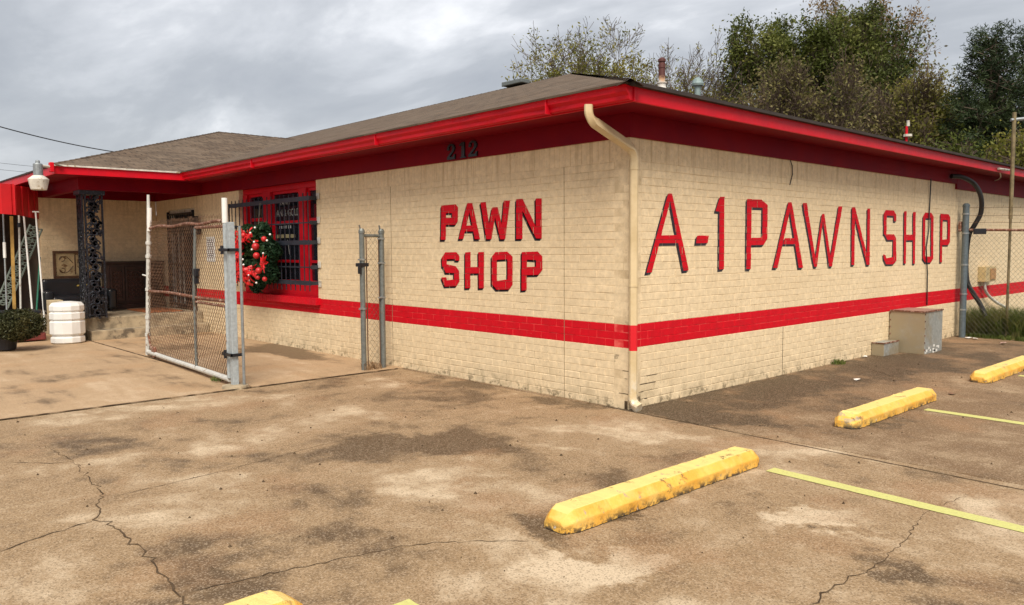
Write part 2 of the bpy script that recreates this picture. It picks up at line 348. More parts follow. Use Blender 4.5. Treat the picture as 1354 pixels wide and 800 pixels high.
def ground_mat(name, dark, mid, light, blobs, contrast=1, agg=1, redp=(0.30, 0.175, 0.088), streak=None):
    k = NM(name); x, y, z = k.sep(); P2 = k.comb(x, y, 0)
    wob = k.n('ShaderNodeVectorMath'); wob.operation = 'MULTIPLY_ADD'; k.l(k.noise(1.3, 6, .65, vec=P2, col=True), wob.inputs[0]); wob.inputs[1].default_value = (1.5, 1.5, 0)
    addp = k.n('ShaderNodeVectorMath'); addp.operation = 'ADD'; k.l(P2, addp.inputs[0]); addp.inputs[1].default_value = (-.75, -.75, 0); k.l(addp.outputs[0], wob.inputs[2])
    f = k.math('MULTIPLY_ADD', k.math('SUBTRACT', k.noise(.75, 7, .62, .5, vec=P2), .5), 3.5*contrast, .5)
    f = k.math('ADD', f, k.math('MULTIPLY', k.math('SUBTRACT', k.noise(3.3, 6, .65, .2, vec=P2), .5), 1.5*contrast))
    if streak:
        f = k.math('ADD', f, k.math('MULTIPLY', k.math('SUBTRACT', k.noise(1.0, 5, .6, vec=P2, stretch=streak), .5), 1.6))
    for (px, py, rx, ry, ang, val) in blobs:
        g = G(px, py); mpn = k.n('ShaderNodeMapping'); mpn.vector_type = 'TEXTURE'; k.l(wob.outputs[0], mpn.inputs[0])
        mpn.inputs['Location'].default_value = (g[0], g[1], 0); mpn.inputs['Rotation'].default_value = (0, 0, R(ang)); mpn.inputs['Scale'].default_value = (rx, ry, 1)
        ln = k.n('ShaderNodeVectorMath'); ln.operation = 'LENGTH'; k.l(mpn.outputs[0], ln.inputs[0])
        f = k.math('ADD', f, k.ramp(ln.outputs['Value'], .45, 1.12, val, 0))
    c = k.mix(k.ramp(f, -.15, .5), dark, mid); c = k.mix(k.ramp(f, .5, 1.35), c, light)
    c = k.mix(k.ramp(k.noise(.9, 5, .6, vec=P2), .52, .66, 0, .55), c, redp)
    vn = k.n('ShaderNodeTexWhiteNoise'); k.l(k.vor(115, vec=P2, out=1), vn.inputs[0])
    sp = k.math('ADD', k.math('MULTIPLY', vn.outputs[0], .6), k.math('MULTIPLY', k.noise(120, 3, .6, vec=P2), .7))
    c = k.mix(k.ramp(sp, .32, .60, .5*agg, 0), c, (0.07, 0.043, 0.022))
    c = k.mix(k.ramp(sp, .70, 1.0, 0, .36*agg), c, (0.60, 0.47, 0.33))
    k.bump(k.math('ADD', sp, k.math('MULTIPLY', k.noise(6, 5, .6, vec=P2), .6)), .5*agg, .006)
    return k.done(c, k.ramp(f, -.2, .6, .62, .88), 0, .3)

# ------------------------------------------------------------------ ground
BD = (0.105, 0.066, 0.033); BM = (0.305, 0.205, 0.112); BL = (0.57, 0.45, 0.305)
M['g_front'] = ground_mat('lot_concrete', BD, BM, BL, [
    (600, 585, .75, .5, 40, -.55), (500, 600, .7, .4, 40, -.35), (430, 655, .9, .35, 30, -.25), (650, 650, .8, .45, 30, .45),
    (860, 575, .5, .5, 0, .35), (930, 590, .4, .3, 0, .2), (1065, 678, .28, .2, 20, .75), (800, 745, .5, .2, 60, .75), (1150, 735, .32, .2, 0, -.6), (1130, 700, .2, .1, 0, -.5), (735, 705, .35, .16, 0, -.6), (860, 655, .16, 1.1, 0, -.45), (1000, 640, .2, .12, 0, -.3), (1230, 770, .5, .3, 0, -.3), (60, 640, .6, .4, 0, -.2),
    (620, 500, 1.0, .32, 0, -.5), (740, 530, .8, .25, 0, -.45), (560, 505, .8, .3, 0, -.35), (90, 700, .6, .5, 0, .1), (300, 640, .6, .4, 40, .3),
    (240, 740, .5, .3, 40, -.3), (890, 640, 1.6, .35, 90, -.1), (740, 690, .4, .2, 30, -.45), (420, 540, 1.2, .5, 0, .2), (200, 590, 1.0, .35, 60, -.2), (690, 760, .7, .3, 70, .25)], 1)
M['g_left'] = ground_mat('walk_concrete', (0.15, 0.10, 0.055), (0.40, 0.275, 0.16), (0.56, 0.42, 0.28), [
    (360, 462, 1.0, .55, 0, -.75), (400, 470, .9, .35, 0, -.5), (230, 500, .8, .2, 30, -.25), (250, 460, 1.2, .5, 0, -.2)], .65, .6, (0.40, 0.25, 0.13), streak=(.5, 3, 1))
M['g_right'] = ground_mat('side_lot_concrete', (0.060, 0.038, 0.019), (0.195, 0.122, 0.064), (0.37, 0.27, 0.165), [
    (900, 545, 1.2, .5, 0, -.5), (1000, 520, 1.4, .7, 90, -.55), (1130, 490, 3.0, .7, 90, -.55), (1280, 470, 3.2, 1.1, 90, -.35), (1180, 560, 1.3, .9, 90, .1),
    (1000, 575, .5, .35, 0, .45), (1300, 600, 1.2, .6, 90, .35), (1190, 535, .4, .3, 0, .25), (950, 490, 1, .3, 90, -.1), (1110, 568, .35, .14, 0, -.4), (1190, 548, .14, 1.0, 0, -.3), (920, 520, .25, 1.2, 0, -.4)], .9, 1)
k = NM('far_ground_earth'); M['earth'] = k.done(k.mix(k.ramp(k.noise(.5, 6, .6), .4, .6), (0.05, 0.055, 0.025), (0.12, 0.095, 0.06)), .95)
MB().add([(-400, -400, -.06), (400, -400, -.06), (400, 400, -.06), (-400, 400, -.06)], [(0, 1, 2, 3)]).build('ground', M['earth'])['kind'] = 'structure'
def slab(x0, x1, y0, y1, z, mt):
    o = MB().box(x0, x1, y0, y1, -.10, z).build('concrete_slab', mt, bevel=.006); o['kind'] = 'structure'
JX, JY = -3.93, -.045
slab(JX+.012, 30, -30, JY-.010, 0, M['g_front'])
slab(JX+.012, 30, JY+.008, 9.7, 0, M['g_right'])
slab(-26, JX-.014, -2.160, JY+.3, .010, M['g_left'])
slab(-26, JX-.014, -30, -2.184, .008, M['g_left'])
# cracks, traced on the paving
def crack(pts, w0, w1, jit=.02, z=.0):
    P = [G(*q)[:2] for q in pts]; path = []
    for a, b in zip(P[:-1], P[1:]):
        n = max(2, int(np.linalg.norm(b-a)/.045))
        for i in range(n): path.append(a+(b-a)*i/n+rng.normal(0, jit, 2)*(1 if i else .3))
    path.append(P[-1]); n = len(path); mb = MB(); vs = []
    for i, p in enumerate(path):
        t = path[min(i+1, n-1)]-path[max(i-1, 0)]; t /= np.linalg.norm(t)+1e-9; q = np.array([-t[1], t[0]])
        ww = (w0+(w1-w0)*i/n)*(.35+1.1*rng.random())*.5
        if i in (0, n-1): ww = .0004
        vs += [(*(p+q*ww), z), (*(p-q*ww), z)]
    mb.add(vs, [(2*i, 2*i+1, 2*i+3, 2*i+2) for i in range(n-1)])
    o = mb.build('ground_crack', M['crack'], fix=False); o['kind'] = 'structure'
crack([(60, 590), (98, 610), (118, 634), (134, 648), (128, 685), (165, 706), (205, 745), (250, 800), (258, 812)], .004, .012, .016, .003)
crack([(0, 611), (60, 613), (98, 611)], .005, .009, .008, .0035)
crack([(-10, 732), (60, 708), (126, 688)], .008, .010, .010, .0035)
crack([(150, 657), (300, 622), (420, 590), (560, 560), (640, 545)], .006, .004, .003, .0035)
crack([(255, 782), (330, 765), (440, 741), (520, 725), (600, 716), (700, 716)], .008, .005, .010, .003)
crack([(1212, 690), (1205, 706), (1170, 740), (1120, 768), (1070, 800)], .004, .009, .010, .003)
crack([(1280, 655), (1240, 668), (1212, 690)], .003, .003, .012, .003)
crack([(870, 490), (940, 505), (990, 530)], .004, .003, .02, .003)
crack([(1130, 482), (1180, 498), (1260, 507)], .010, .006, .02, .003)
def joint(a, b, w, z):
    n = int(np.hypot(b[0]-a[0], b[1]-a[1])/.07); vs = []; a = np.array(a, float); b = np.array(b, float); t = (b-a)/np.linalg.norm(b-a); q = np.array([-t[1], t[0]])
    for i in range(n+1):
        p = a+(b-a)*i/n+q*rng.normal(0, .0025); ww = w*(.45+.8*rng.random())*.5; vs += [(*(p+q*ww), z), (*(p-q*ww), z)]
    MB().add(vs, [(2*i, 2*i+1, 2*i+3, 2*i+2) for i in range(n)]).build('paving_joint', M['crack'], fix=False)['kind'] = 'structure'
joint((JX+.004, -12), (JX+.004, -.1), .034, .0125)
joint((.02, JY-.004), (9, JY-.36), .020, .0028)
joint((-10.6, -2.172), (-4.2, -2.172), .022, .0125)
# painted bay lines
def line(a, b, c, d):
    A_, B_, C_, D_ = [G(*q) for q in (a, b, c, d)]; mb = MB(); n = 40; vs = []
    for i in range(n+1):
        t = i/n; s = A_+(B_-A_)*t; e_ = D_+(C_-D_)*t
        j = rng.normal(0, .002, 2)
        vs += [(s[0], s[1]+j[0], .004), (e_[0], e_[1]+j[1], .004)]
    mb.add(vs, [(2*i, 2*i+1, 2*i+3, 2*i+2) for i in range(n)])
    o = mb.build('painted_line', M['line'], fix=False); o['kind'] = 'structure'
for y0, x0, x1 in ((-.955, 2.09, 5.2), (2.13, 2.07, 5.2), (5.15, 2.1, 5.2), (-4.20, 2.03, 5.2)):
    n = 60; vs = []; 
    for i in range(n+1):
        t = i/n; x = x0+(x1-x0)*t; y = y0-.05*(x-x0)
        vs += [(x, y-.060+rng.normal(0, .0018), .004), (x, y+.060+rng.normal(0, .0018), .004)]
    MB().add(vs, [(2*i, 2*i+1, 2*i+3, 2*i+2) for i in range(n)]).build('painted_line', M['line'], fix=False)['kind'] = 'structure'

# ------------------------------------------------------------------ THE BRICK BUILDING
bld = thing('brick_building', 'long low shop of tan painted brick with red stripe, red eaves and brown roof', 'building', (-6, 4, 0))
HC, LB, TOPZ, SOLZ = .0782, .2350, 2.74, .0782*32
def clip(poly, x0, x1, z0, z1):
    def cut(P, ax, v, s):
        o = []
        for i in range(len(P)):
            a, b = P[i], P[(i+1) % len(P)]; da, db = s*(a[ax]-v), s*(b[ax]-v)
            if da >= 0: o.append(a)
            if (da > 0 and db < 0) or (da < 0 and db > 0):
                t = da/(da-db); o.append((a[0]+(b[0]-a[0])*t, a[1]+(b[1]-a[1])*t))
        return o
    for ax, v, s in ((0, x0, 1), (0, x1, -1), (1, z0, 1), (1, z1, -1)):
        poly = cut(poly, ax, v, s)
        if len(poly) < 3: return []
    return poly
def brick_wall(u0, u1, fn, holes, letters, zmin=0):
    """fn(u, z, d) -> point, d is distance out of the wall. letters: list of (poly, layer) in (u, z)."""
    wall = MB(); paint = {0: MB(), 1: MB()}; pale = MB()
    bx = [(min(q[0] for q in P), max(q[0] for q in P), min(q[1] for q in P), max(q[1] for q in P)) for P, _ in letters]
    def brick(a, b, z0, z1):
        for (h0, h1, g0, g1) in holes:
            if b > h0 and a < h1 and z1 > g0+.01 and z0 < g1-.01:
                if a < h0: brick(a, h0, z0, z1)
                if b > h1: brick(h1, b, z0, z1)
                return
        j = .0022; a += j; b -= j; z0 += j; z1 -= j
        if b-a < .02: return
        d = rng.normal(0, .0009); bv = .0028; e1, e2, e3, e4 = rng.normal(0, .0008, 4)
        if z0 < .3: bv += rng.random()*.004
        fr = [(a+bv, z0+bv+e1), (b-bv, z0+bv+e2), (b-bv, z1-bv+e3), (a+bv, z1-bv+e4)]; bk = [(a, z0), (b, z0), (b, z1), (a, z1)]
        vs = [fn(u, z, d) for u, z in fr]+[fn(u, z, -.0034) for u, z in bk]
        wall.add(vs, [(0, 1, 2, 3), (0, 4, 5, 1), (1, 5, 6, 2), (2, 6, 7, 3), (3, 7, 4, 0)], 0)
        for i, (P, lay) in enumerate(letters):
            q = bx[i]
            if q[1] < a or q[0] > b or q[3] < z0 or q[2] > z1: continue
            C_ = clip(P, a+bv*.15, b-bv*.15, z0+bv*.15, z1-bv*.15)
            if C_: paint[lay].add([fn(u, z, d+.0012+lay*.0016+(i % 8)*.00012) for u, z in C_], [tuple(range(len(C_)))])
    z = 0; r = 0
    while z < SOLZ-.01:
        a = u0-(LB/2 if r % 2 else 0)
        while a < u1:
            b = a+LB; brick(max(a, u0), min(b, u1), z, z+HC); a = b
        z += HC; r += 1
    a = u0
    while a < u1-.01: brick(a, min(a+.0782, u1), SOLZ, TOPZ); a += .0782
    for i, (P, lay) in enumerate(letters):
        (pale if lay else paint[0]).add([fn(u, z, -.0028+lay*.0009+(i % 8)*.0001) for u, z in P], [tuple(range(len(P)))])
    # mortar bed with its openings
    us = sorted({u0, u1, *[h for q in holes for h in q[:2]]}); zs = sorted({zmin, TOPZ, *[h for q in holes for h in q[2:]]})
    for a, b in zip(us[:-1], us[1:]):
        for c, d in zip(zs[:-1], zs[1:]):
            if any(a >= q[0]-1e-6 and b <= q[1]+1e-6 and c >= q[2]-1e-6 and d <= q[3]+1e-6 for q in holes): continue
            vs = [fn(uu, zz, dd) for dd in (-.0034, -.19) for zz in (c, d) for uu in (a, b)]
            wall.add(vs, [(0, 1, 3, 2), (4, 6, 7, 5), (0, 4, 5, 1), (2, 3, 7, 6), (0, 2, 6, 4), (1, 5, 7, 3)], 1)
    return wall, paint, pale
# lettering traced as straight brush strokes
def cf(P): return [(580+x/5.717, 255+y/5.717) for x, y in P]
def c7(P): return [(845+x/6.153, 245+y/6.153) for x, y in P]
def c8(P): return [(1050+x/6.298, 255+y/6.298) for x, y in P]
front_strokes = [cf(s) for s in [
 [(22,96),(58,93),(55,355),(18,355)],[(22,96),(130,87),(147,110),(140,152),(22,154)],[(103,140),(140,100),(147,110),(146,215),(128,240),(103,200)],[(50,190),(140,186),(146,215),(128,242),(50,242)],
 [(218,77),(250,76),(188,348),(152,350)],[(222,78),(255,76),(315,350),(275,350)],[(196,248),(282,245),(290,290),(182,292)],
 [(318,72),(357,68),(400,350),(362,350)],[(405,112),(440,112),(400,350),(362,350)],[(410,110),(447,108),(505,350),(468,352)],[(495,58),(540,58),(505,350),(468,352)],
 [(588,48),(635,45),(635,348),(588,350)],[(592,48),(636,46),(780,345),(738,345)],[(735,42),(780,42),(780,345),(738,345)],
 [(50,450),(135,448),(150,467),(145,500),(50,502)],[(118,470),(150,467),(158,478),(158,512),(128,512)],[(24,490),(50,450),(62,500),(62,548),(28,560)],[(28,545),(62,540),(130,555),(155,590),(118,607),(55,605)],
 [(118,590),(155,590),(158,670),(118,662)],[(50,662),(118,655),(158,670),(135,705),(48,708)],[(22,640),(60,638),(62,665),(60,708),(48,708)],
 [(202,450),(242,447),(240,720),(202,722)],[(302,448),(345,447),(343,720),(305,722)],[(236,560),(308,560),(308,608),(236,610)],
 [(430,448),(520,444),(560,482),(520,502),(440,507),(403,482)],[(403,482),(442,495),(442,670),(403,692)],[(522,495),(560,482),(560,696),(522,660)],[(403,690),(442,665),(522,655),(560,694),(535,730),(440,732)],
 [(630,448),(670,445),(667,735),(628,738)],[(630,448),(750,443),(785,480),(735,508),(630,503)],[(738,490),(785,480),(785,585),(738,570)],[(660,562),(738,558),(785,583),(755,620),(660,622)]]]
side_strokes = [c7(s) for s in [
 [(236,68),(266,70),(103,708),(58,712)],[(240,66),(268,68),(403,690),(360,695)],[(160,408),(315,405),(335,470),(140,472)],
 [(470,413),(485,408),(566,410),(556,470),(462,472)],[(657,97),(692,94),(682,217),(622,210)],[(655,95),(694,93),(690,680),(650,685)],
 [(878,112),(915,112),(908,680),(872,682)],[(878,113),(995,117),(1045,160),(1010,185),(878,180)],[(1005,170),(1046,160),(1042,435),(1003,410)],[(905,427),(985,427),(1003,408),(1042,435),(1012,485),(905,487)],
 [(1213,138),(1240,140),(1125,672),(1090,672)],[(1214,140),(1240,137),(1333,670),(1298,672)],[(1185,430),(1285,430),(1295,478),(1172,480)]]]+[c8(s) for s in [
 [(72,85),(105,85),(188,615),(165,615)],[(230,178),(248,177),(188,612),(165,615)],[(232,177),(250,174),(315,612),(290,612)],[(370,112),(402,112),(315,612),(290,612)],
 [(480,122),(508,122),(500,600),(476,600)],[(482,120),(506,118),(628,598),(604,600)],[(610,132),(632,130),(628,598),(606,600)],
 [(760,143),(830,147),(848,180),(840,193),(762,190)],[(828,160),(850,180),(850,236),(830,236)],[(745,175),(762,143),(770,190),(768,352),(746,345)],[(746,335),(768,345),(830,345),(848,375),(848,392),(775,392)],
 [(825,375),(848,378),(850,565),(822,545)],[(745,550),(765,545),(822,535),(850,565),(822,595),(765,595)],[(742,510),(762,520),(768,550),(765,590),(745,550)],
 [(915,155),(935,152),(930,588),(912,588)],[(990,160),(1012,160),(1006,590),(988,590)],[(926,348),(994,348),(992,395),(926,395)],
 [(1090,165),(1142,165),(1160,198),(1135,212),(1092,212),(1072,198)],[(1072,198),(1092,205),(1090,535),(1070,548)],[(1140,205),(1160,198),(1158,548),(1138,535)],[(1070,548),(1090,530),(1138,530),(1158,548),(1135,580),(1092,580)],
 [(1218,175),(1237,175),(1230,578),(1213,578)],[(1218,175),(1285,178),(1300,205),(1285,228),(1218,224)],[(1279,215),(1300,205),(1298,410),(1277,400)],[(1228,390),(1278,386),(1298,408),(1282,435),(1228,435)]]]
def world_strokes(S, f, du, dz):
    W = [[f(q) for q in s] for s in S]
    return [([(a+du, b-dz) for a, b in s], 0) for s in W]+[([(a+du*.5, b-dz*.5) for a, b in s], 0) for s in W]+[(s, 1) for s in W]
LA = world_strokes(front_strokes, lambda q: (PA(*q)[0], PA(*q)[2]), -.025, .026)
LBW = world_strokes(side_strokes, lambda q: (PB(*q)[1], PB(*q)[2]), -.036, .029)
WX0, WX1, WZ0 = -9.10, -6.25, 11*HC
DX0, DX1, DZ1 = -12.72, -11.25, 2.50
wA, pA, lA = brick_wall(-13.47, 0, lambda u, z, d: (u, -d, z), [(WX0, WX1, WZ0, TOPZ), (DX0, DX1, 0.0, DZ1)], LA)
wB, pB, lB = brick_wall(.19, 17.9, lambda u, z, d: (d, u, z), [], LBW)
# close the corner return of the side wall (first .19 m) with half bricks
wB2, pB2, lB2 = brick_wall(0.0, .19, lambda u, z, d: (d, u, z), [], [q for q in LBW if min(p[0] for p in q[0]) < .2])
wB.add(wB2.v, wB2.f); wB.mi[-len(wB2.f):] = wB2.mi
for i in (0, 1): pB[i].add(pB2[i].v, pB2[i].f)
wallA = wA.build('wall', [M['brick'], M['mortar']], bld, fix=False); wallA['label'] = 'front brick wall with stacked two line red lettering'
wallB = wB.build('wall', [M['brick'], M['mortar']], bld, fix=False); wallB['label'] = 'long side brick wall with tall red lettering'
def lettering(p, pl, par, lab):
    mb = MB(); mb.add(p[0].v, p[0].f, 0); mb.add(p[1].v, p[1].f, 1); mb.add(pl.v, pl.f, 2)
    o = mb.build('painted_lettering', [M['letter_black'], M['letter_red'], M['letter_pale']], par, fix=False); o['label'] = lab
lettering(pA, lA, wallA, 'red block letters reading PAWN SHOP with black shadow edges')
lettering(pB, lB, wallB, 'tall red letters reading A-1 PAWN SHOP with black shadow edges')
wW, _, _ = brick_wall(-2.30, 0, lambda u, z, d: (-13.47+d, u, z), [], [])
wW.build('wall', [M['brick'], M['mortar']], bld, fix=False)
MB().box(-20, -13.668, -2.31, -2.20, 0, 2.74).build('shaded_side_wall', M['shed'], bld)  # wall in the awning's shade, the shade put in as dark boards
MB().box(-20, -.25, 17.7, 17.9, 0, 2.7).build('wall', M['brick'], bld); MB().box(-20.2, -20, -2.1, 17.9, 0, 2.7).build('wall', M['brick'], bld)
# control joints in the brickwork
for x in (PA(746, 300)[0], PA(517, 300)[0]): MB().box(x-.003, x+.003, -.0015, .001, .0, 2.5).build('control_joint', M['jointline'], bld)
MB().box(-.001, .0015, PB(1035, 450)[1]-.004, PB(1035, 450)[1]+.004, 0, .62).build('control_joint', M['crack'], bld)
# corner chips: broken bricks round the downspout foot
ch = MB()
for i in range(10):
    zz = HC*rng.integers(1, 6)-.0026; l = .03+rng.random()*.09
    if i % 2: ch.box(-.0035, .0012, .10+rng.random()*.30, .10+rng.random()*.30+l, zz, zz+.004+.003*rng.random())
    else: ch.box(-.03-rng.random()*.22, .0-rng.random()*.02, -.0012, .003, zz, zz+.004+.003*rng.random())
ch.box(-.052, -.012, -.003, .01, 0, .085)
build_each(ch, 'broken_joint', M['crack'], bld)

# eaves
EX, EY, ZS, ZR, SL = .50, -.64, 2.96, 3.10, .3135
fr = MB()
fr.box(-13.47, .03, -.03, .0, TOPZ-.012, ZS).box(.0, .03, 0, 9.1, TOPZ-.012, ZS).box(.0, .034, 9.1, 17.9, TOPZ-.10, ZS)
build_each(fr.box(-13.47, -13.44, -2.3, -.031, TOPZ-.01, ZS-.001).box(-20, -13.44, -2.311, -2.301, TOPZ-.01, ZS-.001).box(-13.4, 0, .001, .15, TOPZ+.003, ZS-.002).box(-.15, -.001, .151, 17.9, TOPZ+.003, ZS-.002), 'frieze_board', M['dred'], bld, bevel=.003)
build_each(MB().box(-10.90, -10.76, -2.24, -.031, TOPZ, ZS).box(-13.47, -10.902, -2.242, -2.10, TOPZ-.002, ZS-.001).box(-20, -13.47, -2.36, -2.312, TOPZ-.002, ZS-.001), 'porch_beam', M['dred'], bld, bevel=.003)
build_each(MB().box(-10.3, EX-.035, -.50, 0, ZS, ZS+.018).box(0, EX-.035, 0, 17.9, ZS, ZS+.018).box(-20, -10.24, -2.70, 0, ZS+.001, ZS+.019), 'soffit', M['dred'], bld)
build_each(MB().box(-10.17, .47, -.52, -.49, ZS-.01, ZR-.012).box(.44, .47, -.49, 18.5, ZS-.012, ZR-.012).box(-10.215, -10.185, -2.73, -.53, ZS-.01, ZR-.012).box(-20, -10.19, -2.745, -2.715, ZS-.01, ZR-.012), 'fascia', M['red'], bld, bevel=.004)
# K-style gutter along the front, dented near the corner
gt = MB(); n = 150; prof = [(0, 0), (-.045, 0.0), (-.058, .012), (-.060, .045), (-.088, .075), (-.092, .118), (-.108, .122), (-.108, .134), (-.1, .134), (-.1, .128), (-.09, .128), (0, .128)]
X0, X1 = -10.25, .455; vs = []
for i in range(n+1):
    x = X0+(X1-X0)*i/n
    for q in prof:
        s = mnoise.noise(Vector((x*1.2, q[1]*9, 3)))*.006
        if -2 < x < .3: s += .020*max(0, mnoise.noise(Vector((x*4.5, q[1]*14, 1))))*(q[0] < -.04)
        vs.append((x, -.523+q[0]+s*(1 if q[0] < -.01 else 0), ZS+.002+q[1]+mnoise.noise(Vector((x*.6, 0, 9)))*.007))
m_ = len(prof); gt.add(vs, [(i*m_+k, i*m_+(k+1) % m_, (i+1)*m_+(k+1) % m_, (i+1)*m_+k) for i in range(n) for k in range(m_)]+[tuple(range(m_)), tuple(n*m_+k for k in range(m_))])
for x in (-7.2, -3.6, -.55): gt.obox((x, -.578, ZS+.064), (.008, 0, 0), (0, .050, 0), (0, 0, .071))
gt.build('gutter', M['red'], bld)
MB().box(-10.185, -10.155, -2.75, -.66, ZR-.02, ZR+.008).build('drip_edge', M['offwhite'], bld)
# roof: main hip + porch wing hip
T = 9.57; RZ = ZR+.012+SL*T; RX = EX-T; RY = EY+T; YB = EY+2*T; XL = -30
z0 = ZR+.012
def roofmesh(dz):
    mb = MB(); A_ = (EX+.02, EY, z0+dz); B_ = (EX+.02, YB, z0+dz); P_ = (RX, RY, RZ+dz)
    t = 4.925; wx = -10.17; wy = -2.76; wr = wx-t; wz = z0+SL*t
    V0 = (wx, EY, z0+dz); V1 = (wr, EY+t, wz+dz); WP = (wr, wy+t, wz+dz); WC = (wx, wy, z0+dz); W2 = (wr-t, wy, z0+dz); W3 = (wr-t, EY, z0+dz)
    LP = (XL, RY, RZ+dz)
    mb.add([V0, A_, P_, LP, V1], [(0, 1, 2, 3, 4)]); mb.add([A_, B_, P_], [(0, 1, 2)])
    mb.add([B_, (XL, YB, z0+dz), LP, P_], [(0, 1, 2, 3)])
    mb.add([WC, V0, V1, WP], [(0, 1, 2, 3)]); mb.add([W2, WC, WP], [(0, 1, 2)]); mb.add([W3, W2, WP, V1], [(0, 1, 2, 3)]); mb.add([V1, LP, (XL, EY, z0+dz), W3], [(0, 1, 2, 3)])
    return mb, (A_, P_, LP, WC, WP, V1, V0)
mb, K = roofmesh(0)
roof = mb.build('roof', M['shingle'], bld)
# thick shingle edge
build_each(MB().box(-10.17, EX-.031, EY-.004, EY+.05, z0-.020, z0-.001), 'shingle_edge', M['ridge'], bld)
build_each(MB().box(EX-.03, EX+.026, EY+.05, YB, z0-.034, z0-.001).box(-10.20, -10.164, -2.76, EY-.01, z0-.03, z0-.001).box(-20, -10.2, -2.766, -2.72, z0-.03, z0-.001), 'shingle_edge', simple('dark_shingle_edge', (0.035, 0.027, 0.024), .95), bld)  # near black brown on the side and wing edges
def caps(a, b):
    a, b = np.array(a), np.array(b); d = b-a; L_ = np.linalg.norm(d); d /= L_; s = np.cross(d, [0, 0, 1]); s /= np.linalg.norm(s); nn = np.cross(s, d)
    mb = MB(); x = 0
    while x < L_:
        c = a+d*(x+.1)+nn*(.012+rng.random()*.004)
        p = [c-d*.11-s*.12-nn*.06, c-d*.11+nn*.004, c-d*.11+s*.12-nn*.06, c+d*.11-s*.12-nn*.07, c+d*.11-nn*.006, c+d*.11+s*.12-nn*.07]
        mb.add(p, [(0, 1, 4, 3), (1, 2, 5, 4), (0, 3, 4, 1), ]) if False else mb.add(p, [(0, 1, 4, 3), (1, 2, 5, 4)])
        x += .17
    return mb
for a, b in ((K[0], K[1]), (K[1], K[2]), (K[3], K[4]), (K[4], K[5])): caps(a, b).build('ridge_cap', M['ridge'], roof, fix=False)
# roof vents
rv = MB(); rv.box(-11.4, -10.6, RY-.34, RY-.02, RZ-.02, RZ+.09); rv.build('ridge_vent', M['galv_dark'], bld, bevel=.02)
c0 = np.array([-2.24, 3.534, 3.86]); fl = MB()
fl.lathe(c0, [(r_*.78, z_*.86) for r_, z_ in [(.11, 0), (.10, .14), (.078, .20), (.078, .24), (.095, .25), (.095, .27), (.062, .28), (.062, .50), (.070, .51), (.070, .57), (.058, .58), (.058, .61), (.075, .62), (.075, .66), (.02, .69)]], 20)
fl.build('chimney_flue', M['flue'], bld, smooth=False)
c1 = np.array([-1.06, 2.72, 3.52]); v2 = MB(); v2.lathe(c1, [(r_*.72, z_*.92) for r_, z_ in [(.10, 0), (.07, .08), (.055, .10), (.055, .29), (.10, .25), (.11, .28), (.08, .34), (.02, .37)]], 16); v2.build('roof_vent', M['teal'], bld)
c2 = np.array([-.54, 8.29, 3.38]); v3 = MB(); v3.tube([c2, c2+[0, 0, .34]], .022, 8).build('antenna_stub', M['red'], bld)
v3 = MB(); v3.tube([c2+[.02, 0, .16], c2+[.02, 0, .20]], .07, 10); v3.tube([c2+[.02, .01, .34], c2+[.02, .01, .44]], .028, 8); build_each(v3, 'antenna_cap', M['offwhite'], bld)

# downspout at the corner
def rect_path(path, hw, hd, mb):
    P = [np.array(p, float) for p in path]; n = len(P); vs = []
    side = np.array([0.72, 0.69, 0]); side /= np.linalg.norm(side)
    for i, p in enumerate(P):
        t = P[min(i+1, n-1)]-P[max(i-1, 0)]; t /= np.linalg.norm(t); b = np.cross(t, side); b /= np.linalg.norm(b); a = np.cross(b, t)
        for (x, y) in ((-1, -.7), (-.7, -1), (.7, -1), (1, -.7), (1, .7), (.7, 1), (-.7, 1), (-1, .7)): vs.append(p+a*hw*x+b*hd*y)
    fs = [(i*8+k, i*8+(k+1) % 8, (i+1)*8+(k+1) % 8, (i+1)*8+k) for i in range(n-1) for k in range(8)]+[tuple(range(8)), tuple((n-1)*8+k for k in range(8))]
    mb.add(vs, fs)
def smoothp(pts, n=8):
    P = [np.array(p, float) for p in pts]; o = []
    for i in range(len(P)-1):
        p0, p1, p2, p3 = P[max(i-1, 0)], P[i], P[i+1], P[min(i+2, len(P)-1)]
        for j in range(n):
            t = j/n; o.append(.5*((2*p1)+(-p0+p2)*t+(2*p0-5*p1+4*p2-p3)*t*t+(-p0+3*p1-3*p2+p3)*t**3))
    o.append(P[-1]); return o
spx, spy = .062, -.012
top_ = [( -.03, -.575, 2.975), (-.028, -.575, 2.90), (-.018, -.535, 2.835), (.0, -.45, 2.79), (.045, -.15, 2.655), (spx-.002, -.05, 2.60), (spx, spy, 2.52), (spx, spy, 2.42)]
sp = MB(); pth = smoothp(top_, 5)+[np.array((spx, spy, z)) for z in np.linspace(2.3, .17, 14)]
rect_path(pth, .040, .050, sp)
ft_ = G(845, 545); rect_path(smoothp([(spx, spy, .171), (spx+.004, spy-.003, .11), (spx*.55+ft_[0]*.45, spy*.55+ft_[1]*.45, .06), (ft_[0], ft_[1], .035)], 6), .042, .050, sp)
for z in (2.40, 1.25): rect_path([(spx, spy, z), (spx, spy, z+.02)], .044, .054, sp)
sp.build('downspout', M['spout'], bld)

